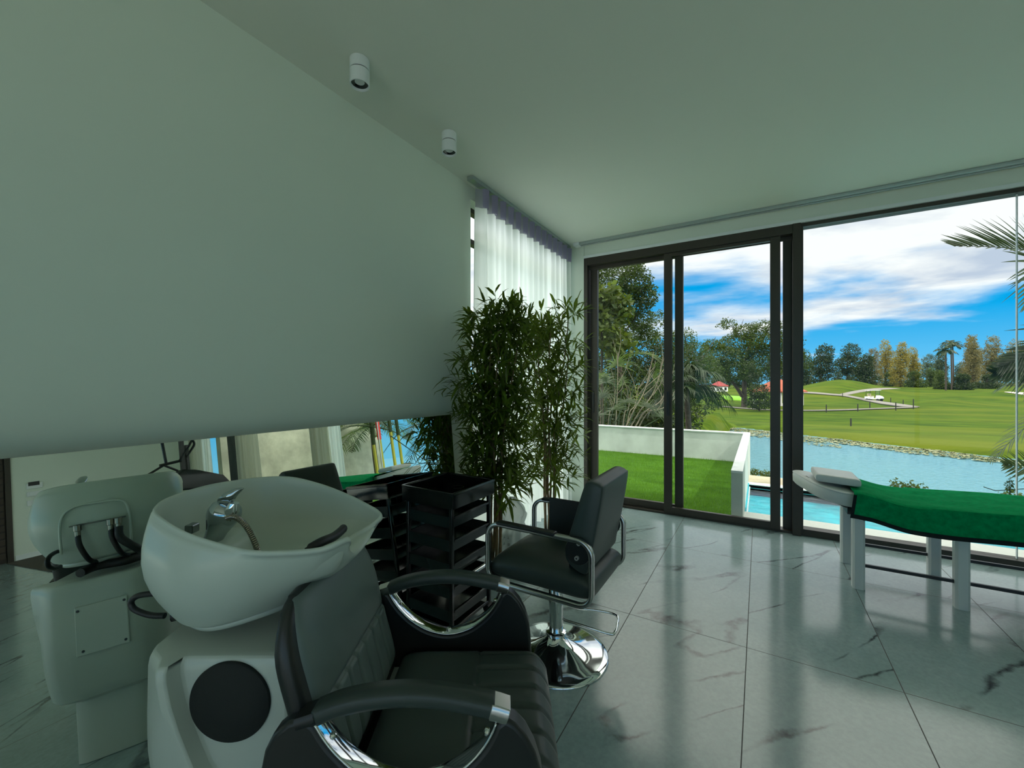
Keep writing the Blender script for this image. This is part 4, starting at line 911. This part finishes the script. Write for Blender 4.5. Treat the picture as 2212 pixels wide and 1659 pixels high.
# ---------------- vegetation ----------------
def leafm(name,c,c2,tr=.3): return mat(name,c,.6,col2=c2,vscale=.6,trans=tr,island=.75)
LM=dict(dark=leafm('dark_green_leaf',(.045,.075,.008),(.007,.016,.003)),
 mid=leafm('mid_green_leaf',(.075,.12,.010),(.014,.03,.004)),
 bright=leafm('bright_green_leaf',(.12,.165,.014),(.02,.04,.004)),
 yel=leafm('yellowish_leaf',(.42,.33,.05),(.10,.10,.015)),
 olive=leafm('olive_tan_leaf',(.30,.24,.08),(.06,.065,.02)),
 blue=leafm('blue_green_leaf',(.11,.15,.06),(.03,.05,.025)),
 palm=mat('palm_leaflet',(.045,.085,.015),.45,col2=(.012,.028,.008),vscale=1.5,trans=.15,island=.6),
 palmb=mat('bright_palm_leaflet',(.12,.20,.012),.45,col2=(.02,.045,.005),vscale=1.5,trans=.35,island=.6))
def leaves(mb,c,r,n,ls,rr,shell=.55,flat=1.0,cl=5):
    c=Vector(c)
    for k in range(n):
        while True:
            d=Vector((rr.uniform(-1,1),rr.uniform(-1,1),rr.uniform(-1,1)))
            if .05<d.length<1: break
        d=d.normalized()*(shell+(1-shell)*rr.random()**.6) if rr.random()<.8 else d
        p=c+Vector((d.x*r[0],d.y*r[1],d.z*r[2]))
        for q in range(cl):
            a=Vector((rr.uniform(-1,1),rr.uniform(-1,1),rr.uniform(-1,.6)*flat)).normalized(); b=a.cross(Vector((rr.uniform(-1,1),rr.uniform(-1,1),rr.uniform(-1,1)))).normalized()
            L=ls*rr.uniform(.6,1.3); w2=L*.28; o=p+Vector((rr.uniform(-1,1),rr.uniform(-1,1),rr.uniform(-1,1)))*ls*.9
            mb.add([o,o+a*L*.5+b*w2,o+a*L,o+a*L*.5-b*w2],[(0,1,2),(0,2,3)])
def tree(name,label,cat,base,blobs,ls,m,trunks,group=None,tm=None,seed=1,shell=.55,lean=None):
    rr=random.Random(seed); t=thing(name,tuple(base),label,cat,group)
    mb=MB()
    for c,r,n in blobs: leaves(mb,c,r,n,ls,rr,shell)
    mb.build('crown',m,t,smooth=False,merge=False)
    mt_=MB()
    for pts,r0,r1 in trunks:
        P=cr(pts,4,False); n=len(P); mt_.tube(P,[r0+(r1-r0)*i/(n-1) for i in range(n)],7)
    if trunks: mt_.build('trunk',tm or TRUNK,t)
    return t
def bb(px,py,d,r,n): return (tuple(at(px,py,d)),r if isinstance(r,tuple) else (r,r,r),n)
def gpt(px,d): p=Fv*d+Rv*((px-CXP)/FPX*d); return Vector((p.x,p.y,Hgt(p.x,p.y)))
# big tree, left door pane
g=gpt(1330,20)
tree('broadleaf_tree','tall broadleaf tree filling the upper part of the left door pane','tree',g,
 [bb(1310,600,19,1.0,520),bb(1372,610,19,.75,420),bb(1395,640,19,.55,260),bb(1345,650,20,1.0,440),bb(1290,680,19,1.2,520),bb(1385,690,19.5,.6,240),bb(1340,720,20,1.1,480),bb(1400,720,20,.5,180),bb(1260,620,20,1.4,400),bb(1300,570,19.5,.9,280),bb(1370,580,19.5,.5,180)],0.116,LM['mid'],
 [([g,g+Vector((.2,0,3)),at(1330,700,20),at(1320,610,19.5)],.16,.05),([at(1330,740,20),at(1370,690,19.6),at(1395,630,19)],.06,.02)],seed=21)
g=gpt(1300,14)
tree('breadfruit_tree','leafy tree with large lobed yellow-green leaves at the left edge of the door pane','tree',g,
 [bb(1300,655,13,.55,121),bb(1335,665,13,.4,74),bb(1290,710,13,.6,110),bb(1330,745,13.2,.5,88),bb(1270,670,13,.6,88)],0.211,LM['bright'],[([g,g+Vector((0,0,2)),at(1300,700,13)],.07,.03)],seed=22)
g=gpt(1400,22)
tree('hedge_tree','dark dense thicket low behind the left part of the garden wall','tree',g,
 [bb(1310,850,30,(2.4,2,2.0),520),bb(1390,830,30,(2.4,2,2.0),520),bb(1360,740,30,(2.2,2,1.6),420),bb(1450,860,30,(2.2,2,1.8),420),bb(1300,900,17,(1.6,1.2,.9),630),bb(1370,905,17,(1.6,1.2,.8),630),bb(1440,905,17,(1.3,1.2,.8),570),bb(1310,800,22,(1.8,1.6,1.2),630),bb(1370,770,22,(1.6,1.6,1.2),540),bb(1420,810,22,(1.5,1.6,1.2),510),bb(1300,860,19,(1.6,1.6,1.3),630),bb(1380,850,20,(1.6,1.6,1.4),630),bb(1440,840,20,(1.2,1.2,1.4),450),bb(1500,860,21,(1.3,1.3,1.1),390),bb(1330,800,21,(1.6,1.6,1),390),bb(1440,770,21,(1.0,1,1.1),345),bb(1475,790,22,(1.2,1.2,1.2),360)],0.128,LM['dark'],[([g,g+Vector((0,0,3))],.12,.05)],seed=23)
g=gpt(1490,30)
tree('broadleaf_tree','small-leaved tree standing behind the palms beside the middle door stile','tree',g,
 [bb(1440,740,28,(1.0,1,.9),234),bb(1475,740,28,(1.0,1,1.0),306),bb(1500,770,29,(1.3,1.3,1.2),468),bb(1525,800,30,(1.2,1.2,1.0),396),bb(1460,800,29,(1.5,1.5,1.4),432),bb(1425,690,28,(.5,.5,.6),90)],0.119,LM['mid'],[([g,at(1490,800,29),at(1478,720,28)],.14,.03),([at(1495,800,29),at(1525,765,29),at(1546,728,29)],.05,.012)],seed=24)
# pale bare branches behind the wall
pt=thing('bare_shrub',tuple(gpt(1390,12.5)),'clump of pale bare branching stems just behind the garden wall','shrub')
rr=random.Random(3)
for k,(x0,x1,y1,r) in enumerate(((1348,1412,760,.022),(1358,1435,770,.022),(1368,1452,810,.02),(1376,1460,840,.018),(1352,1380,830,.016),(1345,1362,850,.014),(1330,1335,760,.016),(1312,1330,840,.012),(1370,1440,850,.014))):
    P=[at(x0,930,11.2),at(x0+(x1-x0)*.3,890,11.2),at(x0+(x1-x0)*.72,(930+y1)/2-6,11.3),at(x1,y1,11.4)]
    mb=MB(); mb.tube(cr(P,5,False),[r*(1-.045*i) for i in range(16)],7)
    for q in range(4):
        a=Vector(P[2]).lerp(Vector(P[3]),rr.uniform(-.2,.8)); b_=a+Rv*rr.uniform(-.5,.6)+Vector((0,0,rr.uniform(.3,.9))); mb.tube([a,a.lerp(b_,.5)+Rv*.05,b_],[r*.5,r*.38,r*.2],5)
    mb.build('stem',PALEBR,pt)
def leaflet(mb,b0,d,nrm,L,wd,droop,seg=4,fold=.3):
    side=d.cross(nrm).normalized(); vs=[];fs=[]
    for k in range(seg+1):
        s=k/seg; c=b0+d*L*s+Vector((0,0,-1))*droop*L*s*s; w_=wd*(1-s)**.7*(.55+.45*min(1,s*6)) if k<seg else wd*.04
        vs+=[c-side*w_+nrm*fold*w_,c,c+side*w_+nrm*fold*w_]
    for k in range(seg): i=k*3; fs+=[(i,i+1,i+4,i+3),(i+1,i+2,i+5,i+4)]
    mb.add(vs,fs)
def frond(mb,pts,n,L,wd,droop,ang,rr,stem=.012,lift=.15,jit=.12,taper=True,roll=0,sides=(-1,1)):
    P=cr(pts,8,False); m=len(P); mb.tube(P,[stem*(1-.8*i/(m-1)) for i in range(m)],6)
    for k in range(n):
        s=.12+.88*k/(n-1); i=min(m-2,int(s*(m-1))); p=P[i].lerp(P[i+1],s*(m-1)-i); t=(P[i+1]-P[i]).normalized()
        up_=Vector((0,0,1)); sd=t.cross(up_).normalized(); up2=sd.cross(t).normalized()
        if roll: cR,sR=math.cos(roll),math.sin(roll); sd,up2=sd*cR+up2*sR,up2*cR-sd*sR
        ll=L*(math.sin(math.pi*min(1,.22+.75*s))**.7) if taper else L
        for sg in sides:
            a=math.radians(ang*(1-.45*s))*(1+rr.uniform(-jit,jit)); d=(t*math.cos(a)+sd*sg*math.sin(a)+up2*lift).normalized()
            leaflet(mb,p,d,up2,ll*rr.uniform(.9,1.08),wd,droop*rr.uniform(.6,1.3))
def palm(name,label,base,crown,nf,L,ll,m,seed,trunk_r=.1,tm=None,el=(10,70),cat='palm',group=None,nl=30,wd=.02,droop=.35,azr=None,fronds=None):
    rr=random.Random(seed); t=thing(name,tuple(base),label,cat,group)
    b=Vector(base); c=Vector(crown)
    MB().tube(cr([b,b.lerp(c,.5)+Vector((.03,0,0)),c],6,False),[trunk_r*(1.15-.3*i/12) for i in range(13)],10).build('trunk',tm or TRUNK,t)
    mb=MB()
    for k in range(nf):
        az=6.283*k/nf+rr.uniform(-.2,.2) if azr is None else rr.uniform(*azr); e=math.radians(rr.uniform(*el)); d=Vector((math.cos(az)*math.cos(e),math.sin(az)*math.cos(e),math.sin(e))); LL=L*rr.uniform(.8,1.1)
        pts=[c,c+d*LL*.35,c+d*LL*.7+Vector((0,0,-.12*LL)),c+d*LL+Vector((0,0,-.42*LL))]
        frond(mb,pts,nl,ll,wd,droop,62,rr,stem=L*.010)
    if fronds:
        for f_ in fronds: frond(mb,*f_,rr)
    mb.build('fronds',m,t,smooth=False,merge=False); return t
# fan palms left
def fanpalm(name,label,base,fans,m,seed):
    rr=random.Random(seed); t=thing(name,tuple(base),label,'palm'); st_=MB()
    mb=MB(); b=Vector(base)
    for (px,py,d,r,aim) in fans:
        c=Vector(at(px,py,d)); st_.tube([b,b.lerp(c,.6)+Vector((0,0,.25)),c],[.018,.014,.008],6)
        nr=(-Fv+Vector((rr.uniform(-1,1),rr.uniform(-.6,.6),rr.uniform(.0,1.3)))).normalized(); ux=Rv; 
        for k in range(22):
            a=math.radians(aim-95+190*k/21); d2=(ux*math.cos(a)+Vector((0,0,1))*math.sin(a)); d2=(d2-nr*d2.dot(nr)).normalized()
            leaflet(mb,c,d2,nr,r*rr.uniform(.95,1.3),r*.036,rr.uniform(.3,.7))
    st_.build('stalks',LM['palm'],t); mb.build('fan_leaves',m,t,smooth=False,merge=False)
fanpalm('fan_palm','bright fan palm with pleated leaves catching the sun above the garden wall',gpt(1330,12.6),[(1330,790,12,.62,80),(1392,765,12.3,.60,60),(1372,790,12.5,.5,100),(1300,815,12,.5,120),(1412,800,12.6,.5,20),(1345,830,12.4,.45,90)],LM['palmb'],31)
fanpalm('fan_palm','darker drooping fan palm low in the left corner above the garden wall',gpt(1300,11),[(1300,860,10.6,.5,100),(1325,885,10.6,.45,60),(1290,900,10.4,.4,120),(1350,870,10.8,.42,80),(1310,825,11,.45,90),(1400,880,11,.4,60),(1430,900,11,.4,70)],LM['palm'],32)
palm('bushy_palm','dark bushy palm with drooping fronds right of the middle door stile',gpt(1490,15),at(1482,838,14.2),24,1.45,.6,LM['palm'],33,.10,nl=34,wd=.02,droop=.9,el=(-5,70))
palm('bushy_palm','leafy palm partly hidden behind the middle door stile',gpt(1440,14),at(1442,850,13.4),14,1.25,.5,LM['palm'],34,.09,nl=26,wd=.018,droop=.5,el=(10,80))
# shade tree on the course
g=gpt(1607,60)
D6=60
tree('shade_tree','wide spreading shade tree with a forked trunk on the golf course','tree',g,
 [bb(1560,770,59,(3.2,3,1.6),714),bb(1600,745,60,(3.2,3,1.8),714),bb(1650,740,60,(3.0,3,2.0),646),bb(1590,800,58,(3.4,3,1.5),714),bb(1640,790,59,(3.2,3,2.2),714),bb(1680,770,60,(3.0,3,2.4),510),bb(1610,715,60,(1.8,2,1.1),221),bb(1655,705,60,(2.2,2,.9),204),bb(1570,700,60,(1.3,1.3,.7),85),bb(1540,745,59,(1.6,1.6,.8),170),bb(1530,785,58,(1.8,1.8,1.1),255),bb(1700,740,60,(2,2,2),221),bb(1720,780,60,(2,2,2),221)],0.260,LM['mid'],
 [([g,at(1608,830,D6),at(1610,780,D6),at(1625,730,D6)],.42,.14),([at(1604,856,D6),at(1590,835,D6),at(1573,815,D6),at(1556,790,D6)],.30,.10),([at(1626,815,D6),at(1622,780,D6),at(1645,740,D6),at(1665,700,D6)],.20,.05),
  ([at(1610,740,D6),at(1600,715,D6),at(1606,690,D6)],.07,.02),([at(1640,740,D6),at(1660,710,D6),at(1683,690,D6)],.06,.02),([at(1600,730,D6),at(1580,705,D6),at(1566,690,D6)],.06,.02),([at(1650,800,D6),at(1672,780,D6),at(1700,765,D6)],.1,.03)],seed=41)
g=gpt(1640,52)
tree('conical_bush','dense cone-shaped dark bush at the foot of the shade tree','bush',g,[bb(1640,868,51,(1.7,1.6,.9),468),bb(1638,846,51,(1.25,1.2,1.0),360),bb(1628,820,52,(.8,.8,.9),198),bb(1622,795,52,(.5,.5,.8),108)],0.182,LM['dark'],[([g,g+Vector((0,0,1.5))],.12,.05)],seed=42)
# tree line far right
def far(px0,px1,top,d,m,name,label,n=260,ls=.9,seed=50,z=None,base=None,sub=3):
    d=d+(seed%3)*10
    c=gpt((px0+px1)/2,d); rr=random.Random(seed); wpx=(px1-px0)/2; bl=[]; hz=at(0,top,d).z
    zt=hz; zb=c.z; H=zt-zb
    for k in range(sub):
        f=k/(max(1,sub-1)); 
        for q in range(2 if k<sub-1 else 1):
            px=(px0+px1)/2+rr.uniform(-.35,.35)*wpx*(1.0-.3*f); rw=wpx/FPX*d*(.72-.28*f)
            cc=at(px,CYP,d); cc.z=zb+H*(.22+.60*f); bl.append((tuple(cc),(rw,rw,H*(.24 if sub>2 else .34)),int(n*2.3)//sub))
    return tree(name,label,'tree',c,bl,ls*.55,m,[([c,(c.x,c.y,zb+H*.5),(c.x,c.y,zb+H*.8)],.35,.1)],group='far line of trees behind the golf course',seed=seed)
far(1690,1760,752,118,LM['dark'],'evergreen_tree','dark round evergreen, leftmost of the far trees beside the dark window mullion',420,.85,51)
far(1735,1812,748,120,LM['dark'],'evergreen_tree','dark broad evergreen, second from the window mullion in the far tree line',420,.85,52)
far(1790,1870,746,122,LM['dark'],'evergreen_tree','dark broad evergreen just left of the yellowish trees',420,.85,53)
far(1835,1895,770,112,LM['dark'],'evergreen_tree','low dark evergreen in front of the first yellowish tree',260,.8,54)
far(1862,1905,756,128,LM['olive'],'casuarina_tree','brownish airy tree between the dark evergreens and the tall yellow tree',300,.7,55)
far(1890,1935,738,124,LM['yel'],'casuarina_tree','tallest golden-yellow airy tree in the far tree line',380,.7,56,sub=4)
far(1925,1965,742,126,LM['yel'],'casuarina_tree','golden airy tree right of the tallest yellow one',330,.7,57,sub=4)
far(1955,1990,752,126,LM['yel'],'casuarina_tree','smaller golden airy tree next to the distant gap',260,.7,58,sub=4)
far(1975,2030,768,160,LM['blue'],'distant_tree','hazy blue-green tree in the gap left of the slender palms',300,.8,59)
far(2015,2050,762,158,LM['blue'],'distant_tree','hazy blue-green tree directly behind the slender palms',300,.8,60)
far(2055,2100,785,165,LM['blue'],'distant_tree','low hazy tree in the gap right of the slender palms',240,.8,61)
far(2075,2125,735,120,LM['olive'],'casuarina_tree','tall tan-green tree right of the slender palms',420,.75,62,sub=4)
far(2085,2120,724,122,LM['olive'],'casuarina_tree','highest tan-topped tree, just left of the near palm fronds',260,.7,63,sub=4)
far(2115,2170,730,122,LM['olive'],'casuarina_tree','tan-green tree behind the near palm fronds',400,.75,64,sub=4)
far(2165,2230,736,125,LM['olive'],'casuarina_tree','tan-green tree at the right edge behind the fronds',380,.75,65,sub=4)
far(2055,2110,812,105,LM['dark'],'low_shrub','dark low shrub at the foot of the tan-green trees',240,.6,66,sub=2)
far(2105,2160,812,106,LM['dark'],'low_shrub','dark low shrub under the fronds at the far edge of the course',240,.6,67,sub=2)
far(1995,2025,800,110,LM['bright'],'low_shrub','bright green shrub left of the slender palms',200,.6,68,sub=2)
far(2018,2050,806,108,LM['bright'],'low_shrub','bright green shrub at the foot of the slender palms',180,.6,69,sub=2)
far(1950,2000,806,112,LM['mid'],'low_shrub','mid green shrub below the golden trees',200,.6,70,sub=2)
far(1905,1955,806,112,LM['mid'],'low_shrub','mid green shrub at the foot of the tallest yellow tree',200,.6,71,sub=2)
for k,(a,b_,tp) in enumerate(((1470,1540,770),(1530,1590,775),(1580,1640,772),(1650,1710,765))):
    far(a,b_,tp,140,LM['dark'],'background_tree',['dark distant tree behind the palms at the middle stile','dark distant tree behind the small white house','dark distant tree behind the forked trunk','dark distant tree behind the pavilion roof'][k],300,1.0,80+k)
# slender tall palms
for k,(px,top,bt,d) in enumerate(((2043,752,838,86),(2056,740,835,90),(2060,744,842,84))):
    d=102+k*3; g=gpt(px,d)
    palm('slender_palm',['slender tall palm, left one of three close together on the course','slender tall palm, middle one of three close together on the course','slender tall palm, right one of three close together on the course'][k],g,at(px+(0 if k==0 else -2),top+4,d),13,2.2,.9,LM['palm'],90+k,.16,nl=16,wd=.10,droop=.6,el=(-15,70),group='three slender palms on the course')
# shrubs behind pool deck
rr=random.Random(77)
for k,(px,py,n) in enumerate(((1632,1021,60),(1660,1024,60),(1640,1023,40),(1948,1046,46),(1975,1049,30),(2185,1068,40))):
    c=at(px,py+2,9.2 if px<1700 else 7.6); base=(c.x,c.y,-.9 if px<1700 else -.8)
    lab=['low green hedge plant at the far pool edge, left of the door stile','low green hedge plant at the far pool edge, against the door stile','small hedge plant between the two at the far pool edge','small yellow-green shrub peeping over the middle of the towel','tiny yellow-green shrub right of the other over the towel','leafy low shrub at the right edge above the towel'][k]
    tree('low_hedge_shrub',lab,'shrub',base,[((c.x,c.y,c.z-.02),(.16,.16,.10),n),((c.x,c.y,c.z-.35),(.22,.22,.3),n)],.05,LM['bright'],[([base,(c.x,c.y,c.z-.1)],.012,.006)],seed=70+k)
# red-stemmed palm with near fronds
RC=Vector((3.35,6.5,2.9))
REDT=mat('red_crownshaft',(.75,.03,.02),.4); YELT=mat('yellow_green_cane',(.42,.38,.03),.4)
RP=thing('red_stem_palm',(3.12,6.25,-.12),'clumping palm with red and yellow stems, its fronds reaching into the right window pane','palm')
rr=random.Random(101)
for (x,y,h,red) in ((3.16,6.0,2.6,1),(3.30,6.45,2.9,0),(3.6,6.2,2.4,0),(3.45,6.8,2.7,0)):
    hs=h*.44
    MB().tube([(x,y,-.12),(x+.02,y,hs*.5),(x+.03,y,hs)],[.036,.034,.033],12).build('cane',YELT,RP)
    MB().tube([(x+.03,y,hs),(x+.04,y,(hs+h)/2),(x+.05,y,h)],[.040,.038,.024],12).build('red_crownshaft' if red else 'crownshaft',REDT if red else LM['mid'],RP)
fm=MB()
FR=[ # pts, n, L, wd, droop, ang
 ([(3.35,6.45,2.75),at(2310,585,4.9),at(2250,548,4.75),at(2170,535,4.65),at(2064,531,4.6)],36,.82,.019,.06,33),
 ([(3.3,6.4,2.6),at(2290,560,4.9),at(2240,545,4.8),at(2222,600,4.75),at(2212,665,4.7)],26,.62,.017,.05,78),
 ([(3.3,6.4,2.0),at(2330,760,4.9),at(2280,790,4.85),at(2225,800,4.8),at(2150,806,4.75)],36,.62,.024,.06,40),
 ([(3.3,6.4,2.2),at(2320,700,4.9),at(2270,735,4.8),at(2215,768,4.75),at(2160,792,4.7)],28,.52,.022,.05,36),
 ([(3.3,6.4,1.2),at(2310,1040,4.9),at(2260,1025,4.8),at(2215,1012,4.75),at(2172,1003,4.72)],18,.44,.020,.05,42)]
for q,f in enumerate(FR): frond(fm,f[0],f[1],f[2],f[3],f[4],f[5],rr,stem=.012,lift=.05,roll=1.35 if q!=1 else 1.5,sides=(1,) if q==0 else (-1,1))
for q,f in enumerate(FR[:1]): frond(fm,f[0],20,.16,.012,.03,25,rr,stem=.002,lift=.05,roll=1.35,sides=(-1,))
for k in range(16):
    b_=[(3.35,6.5,2.9),(3.5,6.2,2.4),(3.35,6.8,2.7),(3.3,6.45,1.3)][k%4]; az=rr.uniform(-1.3,.9); e=rr.uniform(.2,1.2); d=Vector((math.cos(az)*math.cos(e),math.sin(az)*math.cos(e),math.sin(e))); b_=Vector(b_); LL=1.3
    frond(fm,[b_,b_+d*LL*.35,b_+d*LL*.7+Vector((0,0,-.1)),b_+d*LL+Vector((0,0,-.4))],22,.4,.013,.2,58,rr)
fm.build('fronds',LM['palm'],RP,smooth=False,merge=False)
for k,(x,y,h,lab) in enumerate(((6.0,8.2,1.6,'leafy palm beyond the right window, seen only through the mirror beside the red stem'),(4.7,9.6,1.4,'low dark palm farther behind the red stem in the mirror'))):
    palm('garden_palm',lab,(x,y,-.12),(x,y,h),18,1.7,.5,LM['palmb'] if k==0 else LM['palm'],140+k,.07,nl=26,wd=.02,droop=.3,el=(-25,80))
# twig in front of lake at right
tg=MB(); 
tg.tube([at(2125,1052,6.2),at(2150,1060,6.2),at(2212,1056,6.2)],.006,5)
leaves(tg,at(2182,1050,6.2),(.05,.05,.10),26,.03,rr,.1)
tg.tube([at(2180,1075,6.2),at(2182,1030,6.2)],.003,5)
g2=at(2182,1075,6.2); tg.tube([(g2.x,g2.y,-.14),tuple(g2)],.006,5)
tg.build('twiggy_sapling',LM['dark'],None,smooth=False,merge=False,label='thin leafy sapling beyond the glass just above the towel at the right edge',category='shrub',loc=(g2.x,g2.y,-.14))
# palms/hedge outside the left window
tree('garden_hedge','tall leafy hedge outside the window behind the sheer curtain','hedge',(-6.5,7.0,-.12),[((-6.8,5.4,.7),(1.0,1.3,.9),260),((-6.8,8.0,.9),(1.2,1.6,1.2),300),((-9.2,10.5,2.0),(1.3,1.8,2.2),200)],.16,LM['mid'],[([(-6.5,7.0,-.12),(-6.6,7,2)],.1,.05)],seed=120)
